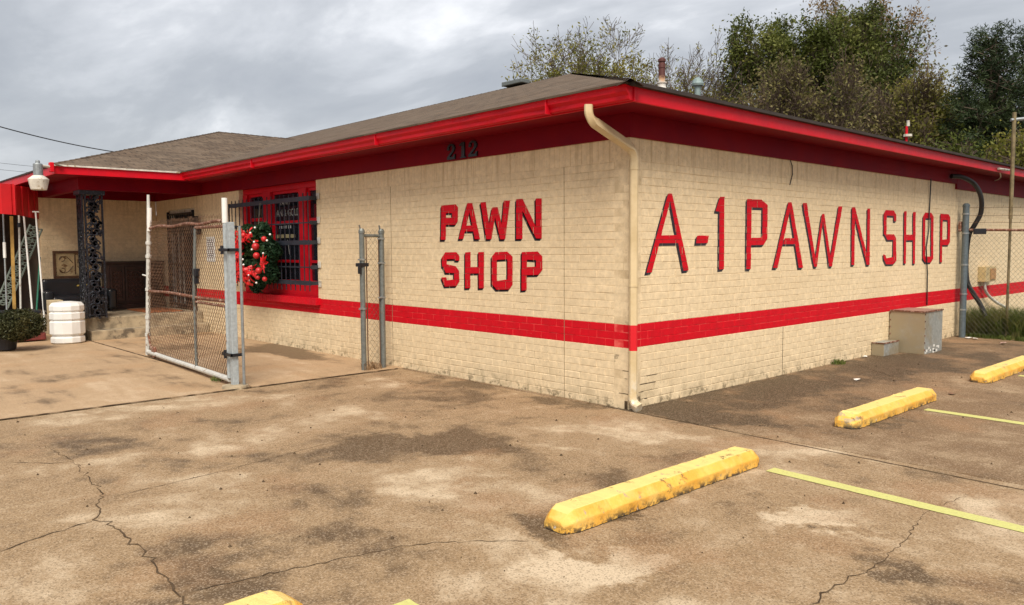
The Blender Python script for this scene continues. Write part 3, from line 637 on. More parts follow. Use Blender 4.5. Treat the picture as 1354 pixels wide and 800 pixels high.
# window: frame, panes, sill, guard
wd = MB(); yw = .10
wd.box(WX0, WX1, yw-.02, yw+.09, TOPZ-.10, TOPZ-.001).box(WX0, WX1, yw-.02, yw+.09, WZ0, WZ0+.22)
wins = [(-8.92, -8.30), (-7.98, -6.98), (-6.72, -6.32)]
edges = [WX0, *[v for q in wins for v in q], WX1]
for a, b in ((edges[0], edges[1]), (edges[2], edges[3]), (edges[4], edges[5]), (edges[6], edges[7])):
    wd.box(a+.001, b-.001, yw-.03, yw+.08, WZ0+.22, TOPZ-.10)
win = wd.build('window', M['red'], bld, bevel=.006)
for i, (a, b) in enumerate(wins):
    sash = MB(); pane = MB()
    zb, zt = WZ0+.22, TOPZ-.10
    for (p, q, r_, s_) in ((a, b, zb, zb+.05), (a, b, zt-.05, zt), (a, a+.045, zb+.05, zt-.05), (b-.045, b, zb+.05, zt-.05)): sash.box(p, q, yw+.015, yw+.06, r_, s_)
    mz = [2.18, 2.10, 2.12][i]; sash.box(a+.045, b-.045, yw+.01, yw+.055, mz-.03, mz+.03)
    if i != 0: sash.box(a+.045, b-.045, yw+.016, yw+.05, 1.42, 1.465)
    pane.box(a+.03, b-.03, yw+.035, yw+.041, zb+.03, zt-.03)
    sash.build('sash', M['red'], win, bevel=.003); pane.build('pane', M['glass'], win)
MB().box(WX0, WX1, .0, .012, WZ0+.01, WZ0+.20).build('kneeboard', M['red'], win) if False else None
sl = MB(); x = WX0-.05
while x < WX1+.02: sl.box(x+.003, x+.075, -.085-rng.random()*.003, .10, WZ0-.10, WZ0+.010+rng.random()*.004); x += .0782
sl.box(WX0-.05, WX1+.03, -.078, .09, WZ0-.096, WZ0+.002); sl.build('sill', M['red'], win, bevel=.003, seg=1)
gd = MB(); yg = -.13
for x in np.linspace(WX0-.02, WX1-.03, 19): gd.box(x-.006, x+.006, yg-.007, yg+.007, .98, 2.53)
for z, h in ((2.44, .036), (2.06, .010), (1.75, .036), (1.36, .010), (.98+.13, .036)):
    gd.box(WX0-.10, WX1+.04, yg-.016, yg-.007, z-h, z+h)
    gd.box(WX1+.03, WX1+.045, yg-.012, -.008, z-.03, z+.03)
    gd.box(WX0-.115, WX0-.10, yg-.012, -.008, z-.03, z+.03)
gd.box(WX0-.115, WX0-.09, yg-.03, yg-.01, 1.95, 2.48)
gd.build('window_guard', M['guard'], bld)
gb = MB()
for z in (2.47, 2.10, 1.78, 1.40, 1.10): MB().obox((WX1+.075, -.012, z), (.045, 0, 0), (0, .006, 0), (0, 0, .05)).build('guard_bracket', M['offwhite'], bld, bevel=.004)

def textmesh(txt, size):
    cu = bpy.data.curves.new('t', 'FONT'); cu.body = txt; cu.size = size; cu.extrude = .002; cu.align_x = 'CENTER'
    o = bpy.data.objects.new('t', cu); COL.objects.link(o); dg = bpy.context.evaluated_depsgraph_get(); dg.update()
    me = bpy.data.meshes.new_from_object(o.evaluated_get(dg)); vs = [tuple(v.co) for v in me.vertices]; fs = [tuple(p.vertices) for p in me.polygons]
    bpy.data.objects.remove(o); bpy.data.curves.remove(cu); bpy.data.meshes.remove(me); return vs, fs
sg = MB(); xs = PA(375, 285, yw)[0]
for txt, z, s in (('PAWN', 2.40, .13), ('LOAN & GOLD', 2.21, .17), ('WE BUY', 1.99, .13)) [:2]:
    v_, f_ = textmesh(txt, s); sg.add([(xs+x*.9, yw+.030-y_*0-z_, z+y_) for x, y_, z_ in v_], f_, 0)
for i in range(4): sg.box(xs-.42+i*.20, xs-.27+i*.20, yw+.027, yw+.031, 1.84, 1.90, 1)
for i in range(3): sg.box(xs-.22+i*.16, xs-.12+i*.16, yw+.027, yw+.031, 2.0, 2.05, 0)
sg.obox((xs+.10, yw+.028, 1.66), (.015, 0, -.03), (0, .002, 0), (.03, 0, -.12), 0)
sg.build('window_lettering', [simple('faded_white_letters', (0.42, 0.42, 0.40), .6), simple('cream_letters', (0.42, 0.36, 0.2), .6)], win)

# door behind iron bars
dr = MB(); dr.box(DX0, DX0+.12, .03, .12, .4, DZ1).box(DX1-.10, DX1, .03, .12, .4, DZ1).box(DX0, DX1, .031, .12, DZ1-.10, DZ1-.001)
door = dr.build('door', M['offwhite'], bld, bevel=.004)
MB().box(DX0+.12, DX1-.10, .09, .13, .4, DZ1-.10).build('door_panel', M['wood_dark'], door)
MB().box(DX0+.34, DX0+.40, .07, .10, .5, 2.1).build('door_stile', M['offwhite'], door); MB().box(DX0+.52, DX0+.60, .07, .10, .5, 2.1).build('door_stile', M['offwhite'], door)
db = MB()
for x in np.linspace(DX0+.10, DX1-.06, 12): db.tube([(x, -.03, .46), (x, -.03, 2.42)], .009, 6)
for z in (.50, 1.36, 2.02, 2.40): db.box(DX0+.05, DX1-.02, -.045, -.02, z-.02, z+.02)
db.box(DX0+.35, DX1-.2, -.06, -.015, 2.06, 2.32)
for x in (DX0+.05, DX1-.02): db.box(x-.02, x+.02, -.05, .0, .42, 2.46)
db.build('security_bars', M['black'], door)
MB().box(-11.02, -10.86, -.22, -.02, 1.95, 2.2).box(-10.98, -10.9, -.2, -.05, 2.2, 2.32).build('wall_lantern', M['black'], bld, bevel=.02)

# house number
nm = MB()
two = [[(0,.78),(.0,.62),(.14,.60),(.2,.74),(.12,.84)],[(.0,.72),(.06,.90),(.22,1.0),(.34,1.0),(.3,.9),(.16,.82)],[(.3,.9),(.34,1.0),(.52,.92),(.6,.76),(.4,.76),(.38,.86)],[(.6,.76),(.58,.6),(.46,.44),(.34,.50),(.41,.66),(.4,.76)],[(.46,.44),(.34,.5),(.0,.14),(.0,.0),(.12,.08)],[(.0,.0),(.6,.0),(.6,.16),(.1,.16)],[(.5,.16),(.6,.16),(.62,.30),(.54,.30)]]
one = [[(.2,.0),(.42,.0),(.42,1.0),(.22,1.0)],[(.22,1.0),(.22,.84),(.06,.78),(.06,.86)],[(.1,.0),(.52,.0),(.52,.07),(.1,.07)]]
for gi, (gl, x) in enumerate(((two, -2.86), (one, -2.63), (two, -2.44))):
    nm = MB()
    for si, P in enumerate(gl):
        q = [(x+a*.26, -.034-.014-si*.0006, 2.745+b*.19) for a, b in P]; n = len(q)
        nm.add(q+[(a, -.031, c) for a, b, c in q], [tuple(range(n)), tuple(range(n, 2*n))[::-1]]+[(i, (i+1) % n, n+(i+1) % n, n+i) for i in range(n)])
    nm.build('house_number', M['black'], bld)['label'] = 'black serif numeral '+('2', '1', '2')[gi]

# porch: steps, slab, iron column
st = MB(); st.box(-13.46, -10.95, -2.45, -.01, 0, .40); st.box(-10.95, -10.62, -2.16, -.01, 0, .185)
build_each(st, 'porch_step', M['concrete'], bld, bevel=.018, seg=3)
cl = MB(); cx, cy = -10.86, -2.17
for dx, dy in ((0, 0), (-.02, .34), (0, .05)): cl.box(cx-.016+dx, cx+.016+dx, cy-.016+dy, cy+.016+dy, .4, 2.74)
for dx, dy in ((-.30, 0),): cl.box(cx-.016+dx, cx+.016+dx, cy-.016+dy, cy+.016+dy, .4, 2.74)
for z in (.46, 1.5, 2.68):
    cl.box(cx-.012, cx+.012, cy, cy+.34, z-.012, z+.012); cl.box(cx-.30, cx, cy-.012, cy+.012, z-.012, z+.012)
z = .50
def scroll(c, sgn, ax, s):
    pts = []
    for i in range(22):
        a = i/21*math.pi*2.6; rr = s*(1-i/26); o = rr*math.cos(a)*sgn; h = rr*math.sin(a)
        pts.append((c[0]+(o if ax == 0 else 0), c[1]+(o if ax == 1 else 0), c[2]+h))
    cl.tube(pts, .015, 5)
i = 0
while z < 2.62:
    for ax, base in ((1, (cx, cy+.17+.03*(-1)**i)), (0, (cx-.15+.03*(-1)**i, cy))):
        scroll((base[0], base[1], z), (-1)**i, ax, .085)
        for j in range(9):
            a = rng.random()*6.28; q = rng.random()*.13
            p = np.array([base[0]+(q*math.cos(a) if ax == 0 else 0), base[1]+(q*math.cos(a) if ax == 1 else 0), z+q*math.sin(a)])
            dvec = np.array([0 if ax else .04*math.cos(a*3), .04*math.cos(a*3) if ax else 0, .04*math.sin(a*3)])
            nv = np.array([0 if ax else -.02*math.sin(a*3), -.02*math.sin(a*3) if ax else 0, .02*math.cos(a*3)])
            tv = np.array([.006, 0, 0]) if ax else np.array([0, .006, 0]); cl.obox(p, dvec, nv, tv)
    z += .105; i += 1
cl.box(cx-.34, cx+.05, cy-.05, cy+.38, 2.66, 2.739)
col_ = cl.build('porch_column', M['iron'], bld)

# ------------------------------------------------------------------ things on the porch
MB().box(-12.6, -11.35, -.95, -.25, .402, .418).build('door_mat', M['mat'], None, bevel=.004)
tag(bpy.data.objects['door_mat'], 'worn orange mat lying before the barred door', 'mat')
cab = thing('sideboard', 'dark carved wooden sideboard standing against the porch wall', 'sideboard', (-13.2, -.62, .4))
MB().box(-13.42, -13.02, -1.20, -.06, .50, 1.36).build('body', M['wood_dark'], cab, bevel=.01)
MB().box(-13.43, -12.98, -1.24, -.02, 1.36, 1.41).build('top', M['wood_dark'], cab, bevel=.01)
MB().box(-13.42, -12.99, -1.23, -.03, .40, .50).build('plinth', M['wood_dark'], cab, bevel=.01)
cv = MB()
for (a, b) in ((-1.14, -.86), (-.84, -.42), (-.40, -.12)):
    for (p, q, r_, s_) in ((a, b, .56, .61), (a, b, 1.25, 1.30), (a, a+.04, .61, 1.25), (b-.04, b, .61, 1.25)): cv.box(-13.02, -12.99, p, q, r_, s_)
wd_l = simple('worn_carving', (0.11, 0.045, 0.03), .45, 0, .4, 20)
cv.build('door_panel', M['wood_dark'], cab, bevel=.004)
for (a, b) in ((-1.14, -.86), (-.84, -.42), (-.40, -.12)):
    cv = MB()
    for yy in np.linspace(a+.08, b-.08, max(2, int((b-a)/.09))):
        for zz in np.linspace(.70, 1.16, 6):
            cv.tube([(-13.012, yy+.035*math.cos(t), zz+.035*math.sin(t)) for t in np.linspace(0, 5.2, 9)], .008, 4)
    cv.build('carving', wd_l, cab)
pic = thing('framed_panel', 'cream ornamental panel in a brown frame hung on the porch wall', 'picture', (-13.44, -1.7, 1.07))
pf = MB(); 
for (a, b, c_, d) in ((-2.10, -1.28, 1.07, 1.12), (-2.10, -1.28, 1.59, 1.64), (-2.10, -2.05, 1.12, 1.59), (-1.33, -1.28, 1.12, 1.59)): pf.box(-13.47+.004, -13.42, a, b, c_, d)
pf.build('frame', M['frame_wood'], pic, bevel=.006); MB().box(-13.462, -13.44, -2.05, -1.33, 1.12, 1.59).build('canvas', M['canvas'], pic)
dg_ = MB()
for s in (-1, 1):
    for t in (-1, 1):
        dg_.tube([(-13.436, -1.69+s*(.04+.26*q), 1.355+t*(.03+.14*math.sin(q*2.6))) for q in np.linspace(0, 1, 10)], .006, 4)
        dg_.tube([(-13.436, -1.69+s*(.24+.05*math.cos(q)), 1.355+t*(.12+.05*math.sin(q))) for q in np.linspace(0, 5, 10)], .007, 4)
dg_.tube([(-13.436, -1.69, 1.15), (-13.436, -1.69, 1.56)], .012, 4)
dg_.build('ornament', M['frame_wood'], pic)
ch_ = thing('armchair', 'black padded armchair beneath the framed panel', 'chair', (-12.7, -1.9, .4))
MB().box(-13.0, -12.35, -2.38, -1.35, .52, .74).build('seat', M['leather'], ch_, bevel=.07, seg=4)
MB().box(-13.2, -12.95, -2.42, -1.32, .55, 1.08).build('backrest', M['leather'], ch_, bevel=.09, seg=4)
for y in (-2.50, -1.36): MB().box(-13.1, -12.35, y, y+.16, .45, .86).build('armrest', M['leather'], ch_, bevel=.06, seg=4)
for x, y in ((-12.45, -2.4), (-12.45, -1.3), (-13.0, -2.4), (-13.0, -1.3)): MB().box(x-.025, x+.025, y-.025, y+.025, .4, .5).build('leg', M['black'], ch_)
tg = MB(); 
for i in range(5): tg.obox((-12.93, -1.78+i*.05, .93+.012*(i % 2)), (.004, 0, 0), (0, .02, .004), (0, 0, .014), 0)
for i in range(6): tg.obox((-12.34, -1.80+i*.045, .66+.008*(i % 2)), (.004, 0, 0), (0, .016, 0), (0, 0, .012), 1)
tg.build('stitched_mark', [simple('gold_thread', (0.5, 0.36, 0.08), .5), M['white']], ch_)
bx_ = MB(); bx_.box(-12.2, -11.9, -2.52, -2.30, .402, .70).build('cardboard_box', simple('pale_cardboard', (0.55, 0.45, 0.28), .8), None, bevel=.006)
tag(bpy.data.objects['cardboard_box'], 'small pale box on the porch between armchair and white barrel', 'box')
dk = MB(); dk.box(-11.6, -11.2, -2.05, -1.75, .402, .78); dk.box(-11.62, -11.18, -2.07, -1.73, .78, .80); dk.build('planter_box', M['black'], None, bevel=.01)
tag(bpy.data.objects['planter_box'], 'low black square box on the porch right behind the iron column', 'box')

# ------------------------------------------------------------------ white barrel, bush, tote
bc = (-10.64, -2.54, .010)
br_ = MB(); pr = [(.30, 0), (.335, .02), (.335, .11), (.30, .13), (.30, .15), (.345, .18), (.345, .40), (.32, .42), (.32, .435), (.345, .455), (.345, .565), (.315, .58), (.315, .595), (.34, .615), (.34, .70), (.29, .755), (.12, .775), (.08, .77)]
br_.lathe(bc, [(r_*.83, z_*.95) for r_, z_ in pr], 12); o = br_.build('plastic_barrel', M['white'], None, bevel=.006); tag(o, 'ribbed white plastic barrel at the corner of the porch steps', 'barrel')
th = thing('potted_shrub', 'rounded dark green shrub in a black pot at the far left', 'shrub', (-10.10, -3.58, .026))
MB().lathe((-10.10, -3.58, .026), [(.13, 0), (.14, .01), (.17, .20), (.19, .21), (.19, .25), (.16, .25), (.15, .20)], 20).build('pot', M['black'], th)
def leafquads(P, size, rs, flat=0, elong=1.6):
    n = len(P); a = rs.normal(size=(n, 3)); a /= np.linalg.norm(a, axis=1)[:, None]; b = rs.normal(size=(n, 3)); b -= a*(a*b).sum(1)[:, None]; b /= np.linalg.norm(b, axis=1)[:, None]
    s = size*(.6+.8*rs.random(n))[:, None]; v = np.stack([P-a*s*elong*.5, P+b*s*.36, P+a*s*elong*.5, P-b*s*.36], 1).reshape(-1, 3)
    f = np.arange(n*4).reshape(-1, 4); return v, f
def np_mesh(name, v, f, mat, parent):
    me = bpy.data.meshes.new(name); me.vertices.add(len(v)); me.vertices.foreach_set('co', v.astype(np.float32).ravel())
    k = f.shape[1]; me.loops.add(f.size); me.loops.foreach_set('vertex_index', f.astype(np.int32).ravel())
    me.polygons.add(len(f)); me.polygons.foreach_set('loop_start', np.arange(0, f.size, k, dtype=np.int32)); me.polygons.foreach_set('loop_total', np.full(len(f), k, np.int32))
    me.update(calc_edges=True); me.materials.append(mat); o = link(bpy.data.objects.new(name, me))
    if parent: o.parent = parent; o.matrix_parent_inverse = WM[parent.name].inverted()
    WM[o.name] = Matrix.Identity(4); return o
def leaf_mat(name, cols, trans=.35, patch=.6):
    k = NM(name); wn = k.n('ShaderNodeTexWhiteNoise'); k.l(k.vor(5, out=1), wn.inputs[0])
    cr = k.n('ShaderNodeValToRGB'); cr.color_ramp.interpolation = 'LINEAR'; els = cr.color_ramp.elements
    els[0].position = 0; els[0].color = (*cols[0], 1); els[1].position = 1; els[1].color = (*cols[-1], 1)
    for i, c in enumerate(cols[1:-1]): q = els.new((i+1)/(len(cols)-1)); q.color = (*c, 1)
    f = k.math('ADD', k.math('MULTIPLY', wn.outputs[0], 1-patch), k.math('MULTIPLY', k.ramp(k.noise(patch*1.1, 3, .5), .3, .7), patch))
    k.l(f, cr.inputs[0]); k.l(cr.outputs[0], k.b.inputs['Base Color']); k.b.inputs['Roughness'].default_value = .6; k.b.inputs['Specular IOR Level'].default_value = .25
    tr = k.n('ShaderNodeBsdfTranslucent'); k.l(cr.outputs[0], tr.inputs[0]); ms = k.n('ShaderNodeMixShader'); ms.inputs[0].default_value = trans
    k.l(k.b.outputs[0], ms.inputs[1]); k.l(tr.outputs[0], ms.inputs[2]); k.l(ms.outputs[0], k.t.nodes['Material Output'].inputs[0]); return k.m
M['lf_shrub'] = leaf_mat('shrub_leaves', [(0.016, 0.022, 0.008), (0.035, 0.04, 0.014), (0.075, 0.065, 0.02)], .1)
c = np.array([-9.95, -3.43, .43]); d = rng.normal(size=(9000, 3)); d /= np.linalg.norm(d, axis=1)[:, None]
rr = .25+.10*rng.random(9000)+.03*np.sin(d[:, 0]*9)*np.cos(d[:, 1]*7); P = c+d*rr[:, None]*np.array([1.12, 1.12, .76]); P = P[P[:, 2] > .16]
v, f = leafquads(P, .026, rng); np_mesh('foliage', v, f, M['lf_shrub'], th)
lm = MB(); lm.lathe((-10.10, -3.58, .19), [(.1, .02), (.22, .08), (.28, .20), (.24, .32), (.10, .38), (.01, .40)], 14); lm.build('inner_branches', simple('shrub_core', (0.012, 0.012, 0.006), .9), th)
tt = thing('storage_tote', 'black plastic tote with a small blue and white mark, standing behind the shrub', 'tote', (-11.6, -3.15, .03))
tb = MB(); 
def taper(mb, x0, x1, y0, y1, z0, z1, e):
    mb.add([(x0+e, y0+e, z0), (x1-e, y0+e, z0), (x1-e, y1-e, z0), (x0+e, y1-e, z0), (x0, y0, z1), (x1, y0, z1), (x1, y1, z1), (x0, y1, z1)], [(0, 3, 2, 1), (4, 5, 6, 7), (0, 1, 5, 4), (1, 2, 6, 5), (2, 3, 7, 6), (3, 0, 4, 7)])
taper(tb, -12.0, -11.35, -3.55, -2.82, .17, .52, .04); tb.build('tub', M['black'], tt, bevel=.02)
MB().box(-12.02, -11.33, -3.57, -2.80, .51, .56).build('rim', M['black'], tt, bevel=.012)
mk = MB()
for i in range(14): mk.obox((-11.362, -3.12+.20*rng.random(), .30+.13*rng.random()), (.003, 0, 0), (0, .014, 0), (0, 0, .016), i % 2)
mk.build('mark', [simple('blue_print', (0.06, 0.18, 0.34), .5), M['white']], tt)
MB().box(-12.05, -11.25, -3.6, -2.75, .028, .165).build('brick_plinth', simple('red_plinth', (0.17, 0.03, 0.025), .7, 0, .5, 9), None, bevel=.03, seg=3)
tag(bpy.data.objects['brick_plinth'], 'low dull red plinth under the black tote', 'plinth')

# ------------------------------------------------------------------ left lean-to with red sheet metal, and the leaning poles
aw = thing('metal_awning', 'red corrugated sheet metal awning on the left end of the building', 'awning', (-15, -4, 0))
def corrugated(a, b, zt, zb0, zb1):
    a, b = np.array(a, float), np.array(b, float); L_ = np.linalg.norm(b-a); d = (b-a)/L_; nrm = np.array([-d[1], d[0]]); n = int(L_/.02); vs = []
    for i in range(n+1):
        t = i/n; ph = (i*.02 % .22)/.22; off = .018 if ph < .18 else 0
        p = a+d*L_*t+nrm*off; vs += [(p[0], p[1], zt), (p[0], p[1], zb0+(zb1-zb0)*t)]
    mb = MB(); mb.add(vs, [(2*i, 2*i+2, 2*i+3, 2*i+1) for i in range(n)]); return mb
q0, q1 = PB(-60, 240, -12.3), PB(19, 243, -12.3); z_a = PB(10, 243, -12.3)[2]; z_b = PB(19, 284, -12.3)[2]
corrugated((-12.3, q0[1]), (-12.3, q1[1]), z_a, z_b+.05, z_b).build('sheet_panel', M['redmetal'], aw, fix=False)
q2 = PB(58, 288, -13.52); q3 = PB(20, 288, -13.52)
corrugated((-12.3, q1[1]), (-12.95, -2.42), z_a-.02, z_b, PB(57, 290, -12.95)[2]).build('sheet_panel', M['redmetal'], aw, fix=False)
MB().box(-20, -12.97, -7, -2.46, z_a-.10, z_a-.04).build('awning_roof', M['redmetal'], aw)
MB().tube([(-12.5, -6.8, 0), (-12.5, -6.8, z_a-.1)], .05, 10).build('leg', M['black'], aw)
sb = MB(); sb.box(-16.2, -16.0, -8, -2.33, 0, 2.7); o = sb.build('board_wall', M['shed']); tag(o, 'dim brown board wall at the back of the awning', 'wall')
# poles: base pixel, top pixel, radius, material, label
xb = -12.55
def pole(name, b, t, r, mt, lab, cat, grp=None, tip=None, xt=-12.75):
    pb = PB(*b, xb); pt = PB(*t, xt); th_ = thing(name, lab, cat, (pb[0], pb[1], .0), grp)
    pb[2] = max(.03, pb[2]-.25)
    MB().tube([pb, pt], r, 8).build('shaft', mt, th_)
    d = (pt-pb)/np.linalg.norm(pt-pb)
    if tip == 'cross': MB().obox(pt, (0, .06, 0), (.012, 0, 0), (0, 0, .012)).build('cross_piece', mt, th_)
    if tip == 'grip': MB().tube([pt-d*.9, pt-d*.6], r*1.7, 8).build('grip', M['white'], th_)
    if tip == 'clip': MB().tube([pt-d*.30, pt-d*.22], r*1.9, 8).build('collar', M['black'], th_)
    return th_
g_ = 'poles leaning under the red awning'
pole('metal_pole', (9, 415), (4, 279), .016, M['galv'], 'silver pole with a white grip, leftmost under the red awning', 'pole', g_, 'grip')
pole('metal_pole', (27, 420), (25, 280), .018, M['whitepipe'], 'upright silver grey pole right of the yellow board', 'pole', g_, 'clip')
pole('metal_pole', (44, 418), (30, 268), .017, M['white'], 'tallest white pole, crossing in front of the red awning', 'pole', g_, 'cross')
pole('metal_pole', (59, 418), (47, 280), .016, M['white'], 'white pole nearest the brick wall end, leaning left', 'pole', g_, 'cross')
pole('metal_pole', (46, 418), (53, 340), .017, M['green'], 'dark green pole between the two white poles', 'pole', g_)
pb, pt = PB(19, 420, -12.5), PB(15, 286, -12.7); pb[2] = .05
o = MB().obox((pb+pt)/2, (0, .028, 0), (.012, 0, 0), (pt-pb)/2).build('wooden_board', M['yelwood'], None, bevel=.003); tag(o, 'long yellow wooden board among the silver poles', 'board')
lt = MB(); a_, b_ = PB(2, 405, -13.1), PB(48, 300, -13.1); d = b_-a_; L_ = np.linalg.norm(d); d /= L_; s = np.array([0, -d[2], d[1]])
for o_ in (-.11, .11): lt.tube([a_+s*o_, b_+s*o_], .02, 6)
for i in range(14):
    t = a_+d*L_*(i+.3)/14.; lt.tube([t-s*.11, t+s*.11+d*.08], .012, 5); lt.tube([t+s*.11, t-s*.11+d*.08], .012, 5)
    lt.tube([t+d*.04+s*.05*math.cos(q)+d*.05*math.sin(q) for q in np.linspace(0, 6, 9)], .012, 4)
o = lt.build('iron_trellis', M['lattice']); tag(o, 'grey green ornamental iron panel leaning diagonally behind the poles', 'trellis')

# yard lamp on the eave corner
yl = thing('yard_lamp', 'grey topped barn lamp with a white shade on the left eave corner', 'lamp', (-10.1, -3.05, 2.6))
c = G(50, 233, 2.9) ; c = np.array([-9.98, -3.03, 2.60])
MB().lathe(c+[0, 0, .03], [(.112, .02), (.118, .027), (.155, .19), (.152, .2), (.085, .255), (.05, .26)], 32).build('shade', M['offwhite'], yl)
MB().lathe(c+[0, 0, .34], [(.072, -.06), (.072, .13), (.062, .145), (.036, .15), (.032, .19), (.02, .2)], 18).build('ballast_housing', M['galv'], yl, bevel=.004)
MB().tube([c+[0, 0, .46], (-10.12, -2.80, 3.05)], .022, 10).build('arm', M['offwhite'], yl)
MB().obox((-10.13, -2.80, 3.05), (.06, 0, 0), (0, .03, 0), (0, 0, .08)).build('bracket', M['red'], yl, bevel=.01)

# ------------------------------------------------------------------ chain link
def chain(mb, o, ud, W, H, wv, hv, r, nrm, zd=None, mi=0):
    o = np.array(o, float); ud = np.array(ud, float); nrm = np.array(nrm, float); zd = np.array([0, 0, 1.]) if zd is None else np.array(zd, float)
    nu = int(W/wv); nz = int(H/hv)
    for i in range(nu):
        pts = np.array([o+ud*((i+((i+j) % 2))*wv)+zd*(j*hv)+nrm*(.0015*(1 if (i+j) % 2 else -1)) for j in range(nz+1)])
        vs = np.concatenate([pts+ud*r, pts-ud*r*.5+nrm*r*.87, pts-ud*r*.5-nrm*r*.87]); n = nz+1
        mb.add(vs, [(k*n+j, k*n+j+1, ((k+1) % 3)*n+j+1, ((k+1) % 3)*n+j) for j in range(nz) for k in range(3)], mi)
gate = thing('swing_gate', 'open chain link swing gate with flaking white and rusty pipes', 'gate', (-4.24, -2.33, .03))
NG = np.array([-4.235, -2.325, 0]); FG = np.array([-7.68, -2.15, 0]); LG = np.linalg.norm(FG-NG); ug = (FG-NG)/LG; ng = np.array([-ug[1], ug[0], 0])
lean = np.array([.135, 0, 0])   # the far end leans back towards the hinge
zU = np.array([0, 0, 1.])
def gp(u, z): return NG+ug*u+zU*z+lean*(u/LG)*max(z, 0)/1.0*.95
MB().tube([gp(0, .10), gp(0, 2.25)], .028, 12).build('hinge_stile', M['postgrey'], gate)
MB().tube([gp(0, 1.96), gp(0, 2.255)], .033, 12).build('stile_sleeve', M['white'], gate)
MB().tube([gp(LG, .04), gp(LG, 1.0), gp(LG, 2.0), gp(LG+.04, 2.47)], [.034, .034, .030, .020], 12).build('end_stile', M['whitepipe'], gate)
MB().tube([gp(LG-.04, 1.93), gp(LG-.04, 2.27)], .032, 10).build('stile_sleeve', M['white'], gate)
for z in (.35, .62, 1.05, 1.55, 1.75): MB().tube([gp(LG, z-.02), gp(LG, z+.02)], .044, 10).build('clamp', M['whitepipe'], gate)
MB().tube([gp(LG, 1.25), gp(LG, 1.25)+np.array([-.10, -.05, .02])], .012, 6).build('catch_pin', M['whitepipe'], gate)
MB().tube([gp(u, 1.98+.012*math.sin(u*5)) for u in np.linspace(0, LG, 24)], .020, 8).build('top_rail', M['rust'], gate)
MB().tube([gp(u, 1.03-.01*math.sin(u*2)) for u in np.linspace(0, LG, 10)], .020, 8).build('middle_rail', M['rust'], gate)
MB().tube([gp(u, .085) for u in np.linspace(0, LG, 10)], .034, 10).build('bottom_rail', M['whitepipe'], gate)
MB().tube([gp(1.20, .10), gp(1.23, .9), gp(1.20, 1.0)+ng*.02, gp(1.16, 1.93)], .021, 8).build('brace', M['galv_dark'], gate)
build_each(MB().tube([gp(1.16, 1.93), gp(0.03, 1.92)], .020, 8).tube([gp(1.20, .965), gp(.03, .96)], .017, 8), 'inner_rail', M['rust'], gate)
ml = MB(); chain(ml, NG+zU*.10, ug, LG, 1.93, .040, .046, .0031, ng)
v = np.array(ml.v); uu = (v-NG)@ug; v[:, 0] += lean[0]*(uu/LG)*v[:, 2]*.95; v[:, 1] += .012*np.sin(v[:, 2]*4+uu*2); ml.v = [tuple(q) for q in v]
ml.build('chain_link_mesh', M['rustwire'], gate, fix=False)
bt = MB()
for i in range(58):
    u = LG*(i+.5)/58; s = .022; bt.tube([gp(u-s, 1.98), gp(u+s, 2.055+rng.random()*.03)], .0022, 4); bt.tube([gp(u+s, 1.98), gp(u-s, 2.055+rng.random()*.03)], .0022, 4)
for i in range(110):
    u = LG*(i+.5)/110; bt.tube([gp(u-.01, .10), gp(u+.012, .02)], .0025, 3)
bt.build('wire_ends', M['rustwire'], gate)
wh = MB(); wc = gp(LG-.33, .11); wh.tube([wc-ng*.02, wc+ng*.02], .085, 18); gw = wh.build('wheel', M['rust'], gate, bevel=.006)
MB().tube([gp(LG, .38), gp(LG-.12, .20), wc], .014, 6).build('wheel_arm', M['rust'], gate)
lk = MB(); lk.obox(gp(1.16, 1.35), ug*.06, ng*.03, (0, 0, .05)); lk.obox(gp(1.14, 1.26), ug*.02, ng*.03, (0, 0, .06)); lk.build('latch', M['black'], gate, bevel=.008)
# hinge post
hp = thing('gate_post', 'square light grey steel post carrying the open gate', 'post', (-4.07, -2.33, .02))
MB().box(-4.105, -4.033, -2.368, -2.296, .0, 1.965).build('post', M['postgrey'], hp, bevel=.006)
MB().tube([(-4.00, -2.25, .02), (-4.00, -2.25, 1.92)], .018, 8).build('side_pipe', M['galv'], hp)
for z in (1.64, .40):
    hs = MB()
    hs.box(-4.27, -4.00, -2.40, -2.378, z-.018, z+.018).box(-4.27, -4.245, -2.40, -2.27, z-.018, z+.018).box(-4.018, -4.0, -2.40, -2.25, z-.018, z+.018)
    hs.tube([(-4.19, -2.39, z-.05), (-4.19, -2.39, z+.05)], .02, 8)
    hs.build('hinge_strap', M['black'], hp, bevel=.003)
MB().lathe((-4.07, -2.33, .0), [(.16, .0), (.15, .035), (.09, .045)], 14).build('concrete_footing', M['concrete'], hp)

# fixed panel against the wall
fp = thing('fence_panel', 'narrow chain link panel between two grey pipes against the front wall', 'fence', (-4.13, -.35, 0))
for y in (-.51, -.20): MB().tube([(-4.13, y, 0), (-4.13, y, 1.86)], .036, 14).lathe((-4.13, y, 1.85), [(.042, 0), (.042, .035), (.025, .065)], 12).build('post', M['galv_dark'], fp)
MB().tube([(-4.13, -.50, 1.82), (-4.13, -.21, 1.82)], .020, 8).build('rail', M['galv_dark'], fp)
build_each(MB().tube([(-4.13, -.445, .05), (-4.13, -.445, 1.84)], .009, 6).tube([(-4.13, -.25, .05), (-4.13, -.25, 1.84)], .007, 6), 'tension_bar', M['rustwire'], fp)
mm = MB(); chain(mm, (-4.13, -.445, .06), (0, 1, 0), .215, 1.86, .036, .045, .0020, (1, 0, 0)); mm.build('chain_link_mesh', M['galvwire'], fp, fix=False)
bd = MB()
